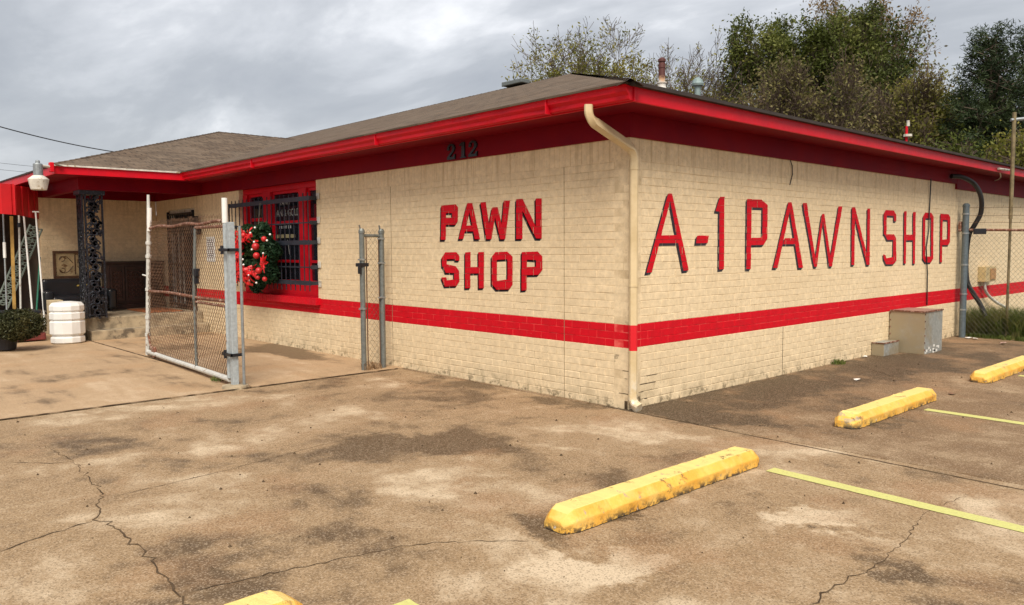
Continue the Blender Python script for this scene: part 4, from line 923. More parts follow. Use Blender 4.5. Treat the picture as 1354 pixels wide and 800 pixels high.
for y, zs in ((-.51, (.84, 1.5)), (-.20, (.98, 1.45, 1.78))):
    for z in zs: MB().tube([(-4.13, y, z-.012), (-4.13, y, z+.012)], .046, 12).obox((-4.10, y-.05, z), (.01, 0, 0), (0, .03, 0), (0, 0, .01)).build('clamp', M['galv'], fp)
for y in (-.51, -.2): MB().tube([(-4.13, y-.02, 1.90), (-4.13, y-.035, 1.96)], .012, 6).build('post_tip', M['galv_dark'], fp)
kl = MB(); kl.obox((-4.13, -.51, 1.43), (.05, 0, 0), (0, .075, 0), (0, 0, .025)); kl.obox((-4.10, -.57, 1.36), (.02, 0, 0), (0, .02, 0), (0, 0, .05)); kl.build('latch', M['black'], fp, bevel=.01)
MB().box(-4.21, -4.05, -.56, -.50, 1.27, 1.34).build('strike', M['offwhite'], fp, bevel=.008) if False else None

# wreath on the window guard
wr = thing('wreath', 'big christmas wreath with red ribbon and baubles hung on the window guard', 'wreath', (-7.95, -.22, .92))
wc = np.array([-7.93, -.235, 1.52]); n = 22000; a = rng.random(n)*2*math.pi; b = rng.random(n)*2*math.pi; q = .17*np.sqrt(rng.random(n))*(1.0+.3*np.sin(a*7))
P = np.stack([wc[0]+(.42*1.12+q*np.cos(b)*1.9)*np.cos(a), wc[1]-q*np.sin(b)*.7, wc[2]+(.34+q*np.cos(b)*1.3)*np.sin(a)], 1)
M['lf_wreath'] = leaf_mat('wreath_needles', [(0.006, 0.020, 0.008), (0.013, 0.042, 0.016), (0.035, 0.07, 0.02)], .1)
v, f = leafquads(P, .045, rng, elong=1.9); np_mesh('greenery', v, f, M['lf_wreath'], wr)
tn = MB()
tn.tube([(wc[0]+.47*math.cos(t), wc[1]+.04, wc[2]+.34*math.sin(t)) for t in np.linspace(0, 6.283, 40)], .08, 8); tn.build('ring', simple('wreath_core', (0.008, 0.016, 0.006), .9), wr)
rb = MB(); M['ribbon'] = simple('red_satin', (0.62, 0.012, 0.014), .4, 0, .3, 20); M['bauble'] = simple('red_bauble', (0.50, 0.018, 0.02), .42, 0, .2, 12)
def wpix(x, y): return PA(x, y, -.42)
for i in range(260):
    t = rng.normal(3.35, .85); rr = .42+rng.normal(0, .09); c = np.array([wc[0]+rr*1.14*math.cos(t)+.02, wc[1]-.14-rng.random()*.06, wc[2]+rr*.82*math.sin(t)])
    d1 = rng.normal(size=3); d1[1] *= .4; d1 /= np.linalg.norm(d1); d2 = np.cross(d1, [0, 1, 0]); d2 /= np.linalg.norm(d2); s = .03+.045*rng.random()
    pts = []
    for j in range(7):
        g = j/6; wv_ = math.sin(g*math.pi); pts += [c+d1*s*(g*2-1)*1.5-np.array([0, 1, 0])*.04*wv_+d2*s*.38, c+d1*s*(g*2-1)*1.5-np.array([0, 1, 0])*.045*wv_-d2*s*.38]
    rb.add(pts, [(2*j, 2*j+1, 2*j+3, 2*j+2) for j in range(6)])
rb.build('ribbon', M['ribbon'], wr, fix=False)
for (x, y, r_) in ((338, 326, .062), (339, 338, .055), (342, 358, .055), (349, 316, .045), (350, 369, .04), (322, 311, .045), (341, 367, .035)):
    p_ = PA(x, y, -.44); MB().lathe(p_-[0, 0, r_], [(r_*math.sin(t)+.001, r_*(1-math.cos(t))) for t in np.linspace(0, math.pi, 10)], 14).build('bauble', M['bauble'], wr, smooth=True)
for (x, y) in ((337, 301), (331, 308), (357, 310), (336, 320), (333, 330), (348, 335), (321, 343), (322, 350), (339, 374), (329, 364), (353, 318), (329, 371)):
    r_ = .018; p_ = PA(x, y, -.45); MB().lathe(p_-[0, 0, r_], [(r_*math.sin(t)+.001, r_*(1-math.cos(t))) for t in np.linspace(0, math.pi, 6)], 8).build('white_berry', M['white'], wr, smooth=True)
pn = MB(); pc = PA(351, 348, -.45)
for i in range(14):
    an = i*.78+.1; ln = .17 if i < 7 else .11; dd = np.array([math.cos(an), 0, math.sin(an)]); ss = np.array([-math.sin(an), 0, math.cos(an)])
    b0 = pc-np.array([0, .01+.02*(i > 6), 0]); pn.add([b0, b0+dd*ln*.5+ss*.035-[0, .03, 0], b0+dd*ln-[0, .015, 0], b0+dd*ln*.5-ss*.035-[0, .03, 0]], [(0, 1, 2, 3)])
pn.build('poinsettia', M['ribbon'], wr, fix=False)
hg = MB(); hg.tube([(wc[0]+.02, wc[1]+.03, wc[2]+.42), (wc[0]+.02, -.15, 2.44)], .008, 5); hg.build('hanger', M['galvwire'], wr)

# notice on the wall seen through the gate
x0_, x1_ = PA(274, 330)[0], PA(285, 330)[0]; zt, zb = PA(280, 313)[2], PA(280, 346)[2]
nt_ = thing('notice', 'white printed notice fixed to the wall behind the gate', 'sign', (x0_, -.01, zb))
MB().box(x0_, x1_, -.012, -.006, zb, zt).build('sheet', M['white'], nt_)
tx = MB()
for i in range(9):
    z = zt-.06-i*(zt-zb-.1)/9; 
    for j in range(3): tx.box(x0_+.05+j*.1, x0_+.05+j*.1+.06+.03*rng.random(), -.0145, -.0125, z-.016, z)
tx.build('print', simple('faded_print', (0.12, 0.12, 0.14), .6), nt_)

# ------------------------------------------------------------------ wheel stops
def stop(y0, y1, x0=1.755, x1=1.995, seed=0, rot=0):
    n = 44; prof = [(-.118, 0), (-.120, .070), (-.078, .126), (.072, .128), (.118, .074), (.116, 0)]; mb = MB(); vs = []; cx = (x0+x1)/2
    rs = np.random.default_rng(seed)
    for i in range(n+1):
        t = i/n; y = y0+(y1-y0)*t; e_ = min(t, 1-t)*(y1-y0); sh = 1-.34*max(0, 1-e_/.08)**1.2; hz = 1-.45*max(0, 1-e_/.08)**1.1
        for (a, z) in prof:
            p = Vector((cx+a*sh, y, z*hz)); nn = mnoise.noise(Vector((p.x*7+seed, p.y*7, p.z*9)))*.006+mnoise.noise(Vector((p.x*22, p.y*22+seed, p.z*22)))*.005
            p.x += nn+.03*math.sin(rot)*(y-y0); p.z = max(0, p.z+(nn if z > 0 else 0)); p.x += rs.normal(0, .0035) if z == 0 else 0; vs.append(tuple(p))
    m_ = len(prof); mb.add(vs, [(i*m_+k, i*m_+(k+1) % m_, (i+1)*m_+(k+1) % m_, (i+1)*m_+k) for i in range(n) for k in range(m_)]+[tuple(range(m_)), tuple(n*m_+k for k in range(m_))])
    return mb.build('wheel_stop', M['stop'], None, bevel=.008)
gs = 'yellow wheel stops in a row along the side of the building'
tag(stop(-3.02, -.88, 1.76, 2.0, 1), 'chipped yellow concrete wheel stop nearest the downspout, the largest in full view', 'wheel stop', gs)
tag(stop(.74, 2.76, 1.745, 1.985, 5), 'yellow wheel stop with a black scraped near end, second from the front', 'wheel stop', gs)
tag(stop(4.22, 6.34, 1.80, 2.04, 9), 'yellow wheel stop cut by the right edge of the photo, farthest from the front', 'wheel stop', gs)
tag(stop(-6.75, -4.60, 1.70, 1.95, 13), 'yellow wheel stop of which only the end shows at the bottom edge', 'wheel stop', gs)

# ------------------------------------------------------------------ side wall fittings
db_ = thing('duct_box', 'tall galvanised sheet metal box with a rusty top beside the side wall', 'box', (.3, 6.75, 0))
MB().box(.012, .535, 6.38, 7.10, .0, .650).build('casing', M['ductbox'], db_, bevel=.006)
bs = MB()
for z in np.linspace(.06, .60, 6): bs.box(.533, .541, 6.375, 6.39, z, z+.02); bs.box(.02, .035, 6.370, 6.381, z, z+.02)
for y in np.linspace(6.42, 7.05, 7): bs.box(.520, .545, y, y+.02, .636, .656)
bs.box(.028, .545, 6.366, 6.379, .634, .656); bs.box(.533, .547, 6.375, 7.105, .634, .656); build_each(bs, 'seam_flange', M['rust'], db_)
pt_ = MB()
for i in range(16): pt_.obox((.537, 6.42+rng.random()*.6, .02+.09*rng.random()**2), (.002, 0, 0), (0, .012+.02*rng.random(), 0), (0, 0, .006+.02*rng.random()))
pt_.build('peeled_paint', M['rubbish_white'], db_)
sb_ = thing('duct_box', 'small low galvanised metal box in front of the tall one, by the side wall', 'box', (.12, 6.0, 0))
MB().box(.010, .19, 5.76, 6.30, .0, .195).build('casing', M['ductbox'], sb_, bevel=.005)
build_each(MB().box(.184, .197, 5.755, 6.305, .183, .201).box(.008, .197, 5.752, 5.765, .183, .201), 'seam_flange', M['rust'], sb_)
cb = MB(); cb.tube([(.035, 7.86, 2.75), (.02, 7.87, 2.2), (.03, 7.84, 1.9), (.02, 7.78, 1.6), (.028, 7.84, 1.2), (.02, 7.89, .65)], .010, 6)
o = cb.build('wall_cable', M['rubber']); tag(o, 'thin dark cable running down the side wall through the letter O', 'cable')
wcab = MB(); wcab.tube([(.03, 3.15, 2.72), (.02, 3.22, 2.66), (.015, 3.24, 2.55), (.015, 3.18, 2.42)], .006, 5)
o = wcab.build('loose_wire', M['rubber']); tag(o, 'short loose wire hanging below the side eave above the letter A', 'wire')
# fat black conduit looping out of the eave
fc = smoothp([atd(q, b_) for q, b_ in (((1258, 233), (.25, 8.7)), ((1272, 234), (.40, 8.9)), ((1288, 243), (.45, 9.2)), ((1297, 260), (.45, 9.3)), ((1297, 281), (.42, 9.4)), ((1289, 297), (.35, 9.4)), ((1281, 312), (.27, 9.4)), ((1277.5, 345), (.22, 9.42)), ((1279, 372), (.25, 9.42)), ((1287, 388), (.3, 9.45)), ((1296, 402), (.4, 9.5)), ((1303, 418), (.5, 9.5)))], 5)
cn = MB(); cn.tube(fc, .040, 12); o = cn.build('conduit', M['rubber']); tag(o, 'thick black conduit looping from the eave down the fence post', 'conduit')
hw_ = MB(); e0 = G(1320, 227, 2.98); hw_.tube(smoothp([G(1300, 233, 2.95), G(1306, 238, 2.9), G(1317, 238.5, 2.9), G(1323, 234, 2.92), G(1322, 228, 2.96)], 5), .011, 6)
hw_.tube([G(1320, 223, 3.0), G(1334, 225, 3.0)], .02, 6); hw_.obox(G(1319.5, 226, 3.0), (.04, 0, 0), (0, .04, 0), (0, 0, .03))
o = hw_.build('loose_wire', M['offwhite']); tag(o, 'white wire dangling from the right eave by the lamp pole', 'wire')
jb = thing('junction_box', 'tan electrical box on the side wall behind the chain link fence', 'electrical box', (.07, 10.75, .94))
pa, pb2 = PB(1293, 354), PB(1306, 372)
MB().box(.002, .14, pa[1], pb2[1], .95, 1.24).build('casing', simple('tan_enamel', (0.50, 0.38, 0.19), .5), jb, bevel=.01)
MB().box(.142, .155, pa[1]+.25, pb2[1]-.05, .99, 1.2).build('cover', simple('orange_tan_cover', (0.42, 0.22, 0.08), .5), jb, bevel=.005)
cd = MB(); cd.tube(smoothp([(.06, 10.65, .95), (.08, 10.72, .75), (.10, 11.2, .55), (.12, 12.0, .35), (.14, 12.9, .08), (.15, 13.8, -.02)], 6), .028, 8); o = cd.build('conduit', M['offwhite']); tag(o, 'pale conduit curving from the tan electrical box to the ground', 'conduit')

# right fence
ff = thing('chain_link_fence', 'rusty chain link fence with barbed wire at the right end of the building', 'fence', (.9, 9.6, 0))
PO = np.array([.145, 9.25, 0]); D = np.array([1.06, .345, 0]); D /= np.linalg.norm(D); nF = np.array([-D[1], D[0], 0])
pp = MB(); pp.tube([PO, PO+[0, 0, 2.34]], .054, 16); pp.lathe(PO+[0, 0, 2.33], [(.060, 0), (.060, .03), (.03, .06)], 14)
pp.build('post', metal('blue_grey_post', (0.12, 0.155, 0.175), .5, .2, met=.3), ff); end = PO+D*6
MB().tube([end, end+[0, 0, 2.3]], .05, 12).build('post', M['galv_dark'], ff)
MB().tube([PO+zU*1.92, PO+D*1.1+zU*1.895, end+zU*1.9], .022, 8).build('rail', M['rust'], ff)
cm = MB(); chain(cm, PO+D*.07+zU*.06, D, 5.9, 1.84, .037, .045, .0028, nF); cm.build('chain_link_mesh', M['galvwire'], ff, fix=False)
bw = MB()
for dz in (.39, .25, .13):
    bw.tube([PO+D*u+zU*(1.92+dz-.02*math.sin(u)) for u in np.linspace(0, 6, 12)], .003, 4)
    for u in np.linspace(.15, 5.9, 45): bw.tube([PO+D*u+zU*(1.90+dz-.02*math.sin(u)), PO+D*(u+.02)+zU*(1.96+dz-.02*math.sin(u))], .002, 3)
bw.build('barbed_wire', M['rustwire'], ff)
for z in (2.2, 1.86, 1.30, .78, .5): MB().tube([PO+zU*(z-.014), PO+zU*(z+.014)], .062, 14).build('clamp', M['galv'], ff)
lk = MB(); lk.obox(PO+D*.22+zU*1.89, D*.10, nF*.03, (0, 0, .05)); lk.build('latch', M['black'], ff, bevel=.01)
MB().obox(PO+np.array([-.085, .0, 1.98]), (.025, 0, 0), (0, .04, 0), (0, 0, .09)).build('hinge', M['rust'], ff, bevel=.01)
lp = thing('lamp_pole', 'thin rusty pole with a glass globe lamp on a short arm, beside the right eave', 'lamp pole', (.76, 9.53, 0))
LP0 = np.array([.765, 9.53, 0.]); MB().tube([LP0, LP0+[0, 0, 2.15]], .022, 10).tube([LP0+[0, 0, 2.1], LP0+[0, 0, 3.93]], .032, 10).build('pole', simple('olive_brown_pipe', (0.21, 0.165, 0.085), .55, .2, .4, 9), lp)
ra = np.array([rt[0], rt[1], 0]); ra /= np.linalg.norm(ra)
MB().tube([LP0+[0, 0, 3.80]-ra*.06, LP0+[0, 0, 3.86]+ra*.55], .028, 8).build('arm', M['galv'], lp)
MB().lathe(LP0+[0, 0, 3.33]+ra*.36, [(.02, 0), (.10, .03), (.155, .14), (.15, .27), (.09, .38), (.06, .43), (.05, .52)], 20).build('globe', simple('milky_glass', (0.62, 0.72, 0.66), .2), lp, smooth=True)

# ------------------------------------------------------------------ weeds and litter
def blades(c, n, rad, h, seed, mt, name, lab, cat, kind=None, upz=0):
    rs = np.random.default_rng(seed); V = []; Fc = []
    for i in range(n):
        a = rs.random()*6.28; r_ = rad*math.sqrt(rs.random()); b = np.array([c[0]+r_*math.cos(a)*1.0, c[1]+r_*math.sin(a)*c[3], upz])
        d = rs.normal(size=2)*.5; hh = h*(.4+.7*rs.random()); wd_ = np.array([math.cos(a*7), math.sin(a*7), 0])*.007
        bend = np.array([d[0], d[1], 0])*hh*.8; k0 = len(V)
        V += [b-wd_, b+wd_, b+bend*.35+[0, 0, hh*.6]+wd_*.7, b+bend*.35+[0, 0, hh*.6]-wd_*.7, b+bend+[0, 0, hh*.85]+wd_*.05, b+bend+[0, 0, hh*.85]-wd_*.05]
        Fc += [(k0, k0+1, k0+2, k0+3), (k0+3, k0+2, k0+4, k0+5)]
    mb = MB(); mb.add(V, Fc); o = mb.build(name, mt, None, fix=False); tag(o, lab, cat, None, kind); return o
M['grass'] = leaf_mat('weed_blades', [(0.06, 0.09, 0.02), (0.12, 0.155, 0.035), (0.26, 0.23, 0.09)], .3, .3)
blades((.72, 9.85, 0, .5), 4200, .75, .62, 3, M['grass'], 'tall_weeds', 'tall green and straw weeds behind the chain link fence', 'weeds', 'stuff')
blades((1.7, 10.1, 0, .5), 2600, 1.1, .26, 4, M['grass'], 'low_grass', 'low grass along the foot of the right fence', 'grass', 'stuff')
blades((.9, 9.48, 0, .3), 900, .75, .10, 8, M['grass'], 'low_grass', 'short grass fringe in front of the fence at the paving edge', 'grass', 'stuff')
g0 = G(1098, 480); blades((.05, g0[1], 0, 1.4), 90, .09, .09, 5, M['grass'], 'grass_tuft', 'small green tuft growing at the foot of the side wall', 'weed')
g1 = G(1246, 463); blades((.06, 7.35, 0, 1.5), 160, .10, .5, 6, M['grass'], 'vine', 'thin weeds climbing beside the tall metal box', 'weed')
blades((-4.12, -.37, 0, 2), 60, .09, .14, 12, simple('dead_grass', (0.22, 0.13, 0.06), .9), 'dry_leaves', 'dry grass caught at the foot of the narrow fence panel', 'weed')
blades((-4.6, -2.33, 0, .6), 50, .12, .07, 14, M['grass'], 'grass_tuft', 'sparse tuft under the open gate near its post', 'weed', upz=.026)
# fallen leaves and grit
def flakes(px, s, mt, lab, name='paper_scrap', cat='litter', n=1):
    mb = MB(); c = G(*px)
    for i in range(n):
        p = c+np.array([rng.normal(0, s), rng.normal(0, s), 0])*(i > 0); q = []
        for j in range(6):
            a = j/6*6.28; q.append(p+np.array([math.cos(a)*s*(.5+.8*rng.random()), math.sin(a)*s*(.5+.8*rng.random()), .006+.02*rng.random()*s/.05]))
        mb.add(q+[p+[0, 0, .012+s*.25]], [(j, (j+1) % 6, 6) for j in range(6)])
    o = mb.build(name, mt, None, fix=False); tag(o, lab, cat)
flakes((1133, 503), .055, M['rubbish_white'], 'crumpled white scrap on the dark paving halfway along the side wall')
flakes((1144, 472), .04, M['rubbish_white'], 'white scrap just left of the small metal box')
flakes((1273, 446), .06, M['rubbish_white'], 'white rubbish against the foot of the blue grey fence post', n=2)
flakes((1290, 449), .07, M['rubbish_white'], 'white rubbish in the weeds just right of the fence post', n=2)
flakes((1326, 455), .08, simple('pinkish_scrap', (0.45, 0.30, 0.26), .7), 'pinkish scrap lying below the thin lamp pole')
flakes((1258, 522), .05, simple('brown_leaf', (0.22, 0.12, 0.07), .8), 'curled brown leaf beyond the far end of the second wheel stop', 'fallen_leaf', 'leaf')
flakes((728, 686), .018, M['line'], 'yellow paint chip beside the near end of the largest wheel stop', 'paint_chip')
gm = MB()
for i in range(260):
    if i < 150: x, y = rng.uniform(-3.8, 3), rng.uniform(-5, 0)
    else: x, y = rng.uniform(.1, 3.2), rng.uniform(0, 8)
    s = .004+.010*rng.random()**3; q = [(x+s*math.cos(a)*(.6+.7*rng.random()), y+s*math.sin(a), .002) for a in (0, 1.3, 2.6, 3.9, 5.2)]
    gm.add(q+[(x, y, .004+s)], [(j, (j+1) % 5, 5) for j in range(5)])
o = gm.build('grit', M['crack'], None, fix=False); tag(o, 'dark grit and leaf crumbs scattered over the paving', 'grit', None, 'stuff')

# ------------------------------------------------------------------ overhead wires
def wire(a, b, sag, r, lab):
    a, b = np.array(a), np.array(b); o = MB().tube([a+(b-a)*t-zU*sag*4*t*(1-t) for t in np.linspace(0, 1, 24)], r, 5).build('utility_wire', M['rubber']); tag(o, lab, 'wire')
def far(q, dist):
    d = ray(q); return CAM+d*dist/np.linalg.norm(d[:2])
wire(far((-60, 150), 24), far((175, 204), 30), .12, .016, 'black service wire sloping down to the left roof')
wire(far((-60, 208), 70), far((120, 226), 75), .1, .012, 'faint distant wire, upper of the two left of the roof')
wire(far((-60, 217), 70), far((100, 232), 75), .1, .012, 'faint distant wire, lower of the two left of the roof')

# ------------------------------------------------------------------ trees
def grow(rs, base, H, spread, levels, nchild, first, upb, wob, lenf=.62, lean=(0, 0)):
    segs = []; tips = []
    def rec(p, d, L_, r, lv):
        n = 5 if lv < 2 else 3; pts = [p]; rad = [r]; kids = []
        for i in range(n):
            d = d+rs.normal(0, wob, 3)*(1+.4*lv)+np.array([0, 0, upb[min(lv, len(upb)-1)]]); d /= np.linalg.norm(d)
            p = p+d*L_/n; pts.append(p); rad.append(r*(1-.72*(i+1)/n))
            t = (i+1)/n
            kids.append((p, d.copy(), rad[-1], t))
        segs.append((pts, rad, lv))
        if lv == levels: tips.append(pts); return
        nc = nchild[lv]
        for c in range(nc):
            t = first[lv]+(1-first[lv])*(c+rs.random()*.8)/nc; i = min(n-1, int(t*n)); q, dd, rr, _ = kids[i]; pr = pts[i]; q = pr+(q-pr)*((t*n) % 1 if t < 1 else 1)
            ang = rs.uniform(.35, .85)*spread*(1.1-.35*t); az = c*2.4+rs.random()*1.2
            a = np.array([0, 0, 1.]) if abs(dd[2]) < .9 else np.array([1., 0, 0]); s = np.cross(dd, a); s /= np.linalg.norm(s); s2 = np.cross(dd, s)
            nd = dd*math.cos(ang)+(s*math.cos(az)+s2*math.sin(az))*math.sin(ang)
            rec(q, nd, L_*lenf*(1.15-.5*t)*rs.uniform(.8, 1.2), max(.006, r*(1-.72*t)*.62), lv+1)
    rec(np.array(base, float), np.array([lean[0], lean[1], 1.]), H, H*.016+.03, 0)
    return segs, tips
def fastbranches(segs, n_by_lv):
    V = []; Fc = []; k = 0
    for pts, rad, lv in segs:
        n = n_by_lv[min(lv, len(n_by_lv)-1)]; P_ = np.array(pts); t = P_[-1]-P_[0]; t /= np.linalg.norm(t)+1e-9
        a = np.array([0, 0, 1.]) if abs(t[2]) < .9 else np.array([1., 0, 0]); s = np.cross(t, a); s /= np.linalg.norm(s); s2 = np.cross(t, s)
        an = np.arange(n)*2*math.pi/n; ring = s[None]*np.cos(an)[:, None]+s2[None]*np.sin(an)[:, None]
        v = (P_[:, None]+ring[None]*np.maximum(np.array(rad), .0065)[:, None, None]).reshape(-1, 3); V.append(v); m_ = len(pts)
        for i in range(m_-1):
            for j in range(n): Fc.append((k+i*n+j, k+i*n+(j+1) % n, k+(i+1)*n+(j+1) % n, k+(i+1)*n+j))
        k += len(v)
    return np.concatenate(V), np.array(Fc)
def tree(px, dist, top, label, cat, seed, crown_w, levels=4, nchild=(9, 6, 5, 4), first=(.25, .2, .15, .1), upb=(.06, .10, .06, .02, 0), wob=.06, spread=1.0,
         leaves=14000, lsize=.09, lmat=None, bmat=None, lenf=.60, leaffn=None, name='tree', jit=.22, lean=(0, 0), twig=1.0, rmul=1, taper=0):
    rs = np.random.default_rng(seed); base = far((px, 330), dist); base[2] = -.05; zt = far((px, top), dist)[2]
    segs, tips = grow(rs, base, (zt)*.80, spread, levels, nchild, first, upb, wob, lenf, lean)
    allp = np.concatenate([np.array(p) for p, _, _ in segs]); mz = np.percentile(allp[:, 2], 99.9); rel = allp[:, :2]-base[:2]; mr = np.percentile(np.linalg.norm(rel, axis=1), 97)
    S = np.array([crown_w/mr, crown_w/mr, zt/mz])
    def fx(p): return base+(np.array(p)-base)*S
    segs = [([fx(q) for q in p], [x*rmul for x in r_], lv) for p, r_, lv in segs]; tips = [[fx(q) for q in p] for p in tips]
    T_ = thing(name, label, cat, tuple(base), 'trees behind the building')
    v, f = fastbranches([s for s in segs if s[2] <= 1], [8, 6]); np_mesh('trunk', v, f, bmat or M['bark'], T_)
    v, f = fastbranches([s for s in segs if s[2] > 1 and (rs.random() < twig or s[2] < levels)], [8, 6, 4, 3, 3]); tw = np_mesh('twigs', v, f, bmat or M['bark'], T_)
    if leaves:
        tp = np.array([q for t in tips for q in t[1:]]); 
        if leaffn: w_ = leaffn(tp, base, zt); w_ = w_*np.repeat(np.exp(rs.normal(0, .9, len(tips))), len(tips[0])-1); w_ = w_/w_.sum(); idx = rs.choice(len(tp), leaves, p=w_)
        else: w_ = np.ones(len(tp)); w_ /= len(tp)
        tw_ = np.repeat(np.exp(rs.normal(0, 1.0, len(tips))), len(tips[0])-1); w_ = w_*tw_; w_ /= w_.sum(); idx = rs.choice(len(tp), leaves, p=w_)
        P_ = tp[idx]+rs.normal(0, jit, (leaves, 3)); P_[:, 2] = np.minimum(P_[:, 2], zt+.3)
        v, f = leafquads(P_, lsize, rs); np_mesh('crown', v, f, lmat, T_)
    return T_
M['lf_yg'] = leaf_mat('yellow_green_leaves', [(0.10, 0.11, 0.018), (0.22, 0.215, 0.04), (0.38, 0.32, 0.08)], .45)
M['lf_gr'] = leaf_mat('mid_green_leaves', [(0.04, 0.056, 0.010), (0.095, 0.118, 0.022), (0.19, 0.20, 0.05)], .3)
M['lf_dg'] = leaf_mat('dark_green_leaves', [(0.03, 0.045, 0.010), (0.07, 0.090, 0.018), (0.14, 0.16, 0.04)], .25)
M['lf_or'] = leaf_mat('turning_leaves', [(0.09, 0.08, 0.03), (0.22, 0.15, 0.06), (0.38, 0.24, 0.11)], .4)
M['lf_br'] = leaf_mat('brown_leaves', [(0.10, 0.085, 0.035), (0.17, 0.155, 0.05), (0.28, 0.22, 0.11)], .3)
M['lf_pine'] = leaf_mat('pine_needles', [(0.014, 0.026, 0.010), (0.032, 0.052, 0.017), (0.07, 0.09, 0.028)], .12)
low = lambda tp, b, zt: np.clip(1.25-(tp[:, 2]/zt), .04, 1)**2.2
high = lambda tp, b, zt: np.clip((tp[:, 2]/zt)-.35, .02, 1)**1.2
FT = dict(first=(.12, .2, .15, .1))
tree(783, 26, 20, 'sparse yellow green tree with bare twig tips, leftmost above the roof', 'tree', 11, 3.3, nchild=(12, 8, 6, 5), leaves=22000, lsize=.068, lmat=M['lf_yg'], bmat=M['bark_grey'], leaffn=low, spread=.95, upb=(.06, .12, .05, .02), wob=.07, jit=.10, **FT)
tree(905, 27, 42, 'nearly bare twiggy tree behind the rusty flue', 'tree', 23, 2.5, nchild=(12, 8, 6, 5), leaves=9000, lsize=.062, lmat=M['lf_yg'], bmat=M['bark_grey'], leaffn=low, jit=.10, **FT)
tree(845, 31, 84, 'low leafy yellow green tree between the two bare ones', 'tree', 29, 2.4, leaves=17000, lsize=.07, lmat=M['lf_yg'], bmat=M['bark_grey'], jit=.22, **FT)
tree(955, 30, 92, 'low brownish tree behind the green roof vent', 'tree', 31, 1.9, nchild=(12, 8, 6, 5), leaves=8000, lsize=.06, lmat=M['lf_br'], bmat=M['bark_grey'], jit=.2, **FT)
tree(1008, 28, 30, 'narrow green tree right of the green roof vent', 'tree', 37, 1.6, nchild=(12, 7, 5, 4), leaves=13000, lsize=.072, lmat=M['lf_gr'], leaffn=high, jit=.13, upb=(.06, .16, .12, .06), **FT)
tree(1092, 29, 24, 'broad dense green tree in the middle of the treeline', 'tree', 41, 2.4, nchild=(13, 8, 5, 4), leaves=27000, lsize=.072, lmat=M['lf_gr'], leaffn=high, jit=.15, upb=(.06, .16, .12, .06), **FT)
tree(1152, 28, 2, 'tall dark green tree with a pointed top in the treeline', 'tree', 43, 1.8, nchild=(12, 8, 5, 4), leaves=17000, lsize=.072, lmat=M['lf_dg'], leaffn=high, jit=.13, upb=(.06, .16, .12, .06), **FT)
tree(1192, 33, -22, 'tallest tree, with sparse tan and orange autumn leaves', 'tree', 47, 3.6, nchild=(12, 8, 6, 5), leaves=17000, lsize=.078, lmat=M['lf_or'], bmat=M['bark_grey'], spread=.85, upb=(.07, .14, .07, .02), jit=.14, **FT)
RT = simple('reddish_twig_bark', (0.115, 0.08, 0.06), .9)
for i, (px, dd, tp_, cw, mt, nl, lab) in enumerate([
    (985, 25.5, 112, 1.5, 'lf_br', 9000, 'brown twiggy thicket tree left of the brown ones below the green crowns'), (1050, 25, 90, 1.9, 'lf_br', 8000, 'brown twiggy tree filling below the narrow green tree'),
    (1115, 25, 84, 2.0, 'lf_br', 8000, 'brown twiggy tree below the broad green crown'), (1172, 25.5, 92, 1.8, 'lf_br', 7000, 'brown twiggy tree below the pointed dark crown'),
    (1226, 26, 96, 1.8, 'lf_yg', 34000, 'yellow green leafy tree behind the antenna stub'), (1280, 24, 182, 1.9, 'lf_gr', 15000, 'low green tree under the pines'), (1345, 24, 178, 1.7, 'lf_yg', 13000, 'low yellow green tree behind the lamp pole')]):
    tree(px, dd, tp_, lab, 'tree', 60+i, cw, nchild=(13, 8, 7, 6), leaves=nl, lsize=.062, lmat=M[mt], bmat=RT if mt == 'lf_br' else M['bark'], first=(.08, .12, .12, .1), jit=.17)
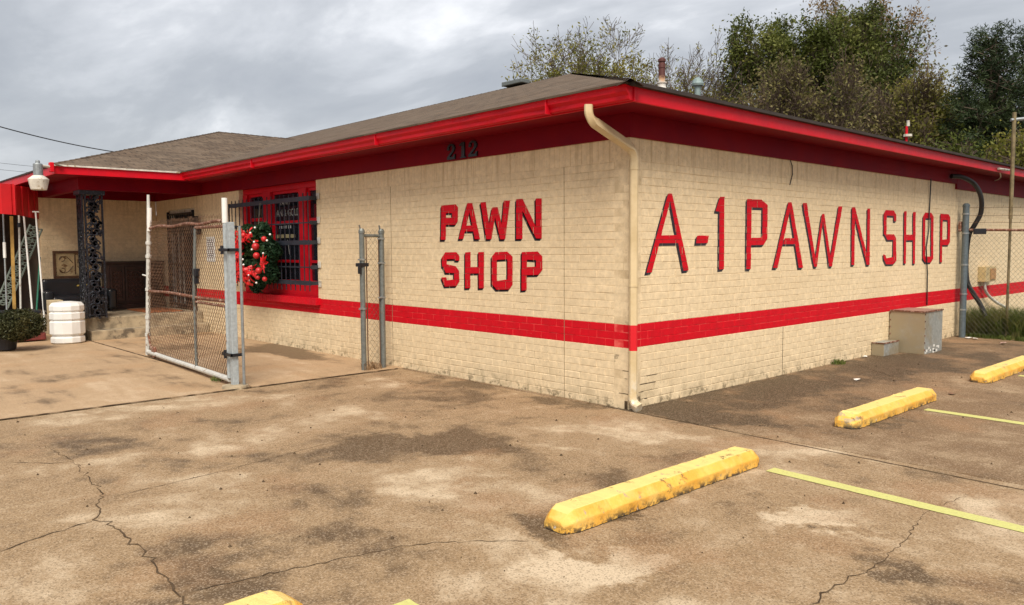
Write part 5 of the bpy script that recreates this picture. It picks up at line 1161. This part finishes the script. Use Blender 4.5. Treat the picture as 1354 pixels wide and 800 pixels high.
def pine(px, dist, top, label, seed, w, low_=.30):
    rs = np.random.default_rng(seed); base = far((px, 330), dist); base[2] = -.05; H = far((px, top), dist)[2]
    T_ = thing('pine_tree', label, 'tree', tuple(base), 'trees behind the building'); segs = []; leaf = []
    tr = [base+np.array([.12*math.sin(t*3+seed), .1*math.cos(t*2), H*t]) for t in np.linspace(0, 1, 14)]; segs.append((tr, list(np.linspace(.17, .02, 14)), 0))
    z = low_*H
    while z < H*.995:
        t = z/H; i = min(12, int(t*13)); p = tr[i]+(tr[i+1]-tr[i])*(t*13-i)
        prof = math.sin(min(1, (1-t)/(1-low_)*1.25)*math.pi*.5)*(.75+.5*rs.random())
        for b in range(rs.integers(2, 5)):
            a = rs.random()*6.283; L_ = w*max(.12, prof)*rs.uniform(.55, 1.1); d = np.array([math.cos(a), math.sin(a), .25+.6*t]); d /= np.linalg.norm(d)
            pts = [p]; q = p.copy()
            for s in range(4): q = q+d*L_/4; d = d+np.array([0, 0, .10])+rs.normal(0, .08, 3); d /= np.linalg.norm(d); pts.append(q.copy())
            segs.append((pts, list(np.linspace(.04, .008, 5)), 1))
            for c in range(int(4+L_*7)):
                f_ = rs.uniform(.35, 1.0); jj = min(3, int(f_*4)); o_ = pts[jj]+(pts[jj+1]-pts[jj])*(f_*4-jj); e_ = o_+rs.normal(0, 1, 3)*np.array([.25, .25, .20])+[0, 0, .10]
                segs.append(([o_, e_], [.010, .006], 2)); k_ = 40; dirs = rs.normal(size=(k_, 3)); dirs /= np.linalg.norm(dirs, axis=1)[:, None]; dirs[:, 2] = dirs[:, 2]*.75+.25
                leaf.append((e_[None]+rs.normal(0, .085, (k_, 3)), dirs))
        z += H*.022
    v, f = fastbranches(segs, [8, 5, 3]); np_mesh('trunk', v, f, M['bark'], T_)
    c_ = np.concatenate([a for a, _ in leaf]); d_ = np.concatenate([b for _, b in leaf]); n = len(c_); s = np.cross(d_, rs.normal(size=(n, 3))); s /= np.linalg.norm(s, axis=1)[:, None]; L_ = (.08+.05*rs.random(n))[:, None]
    v = np.stack([c_-s*.012, c_+s*.012, c_+d_*L_+s*.006, c_+d_*L_-s*.006], 1).reshape(-1, 3); np_mesh('crown', v, np.arange(n*4).reshape(-1, 4), M['lf_pine'], T_)
pine(1297, 25, 50, 'dark pine tree left of the lamp pole', 5, 1.45, .30)
pine(1362, 27, 38, 'dark pine tree cut by the right edge of the photo', 6, 1.35, .35)
pine(1270, 29, 120, 'smaller dark pine half hidden behind the left side of the nearer pine', 8, 1.2, .2)
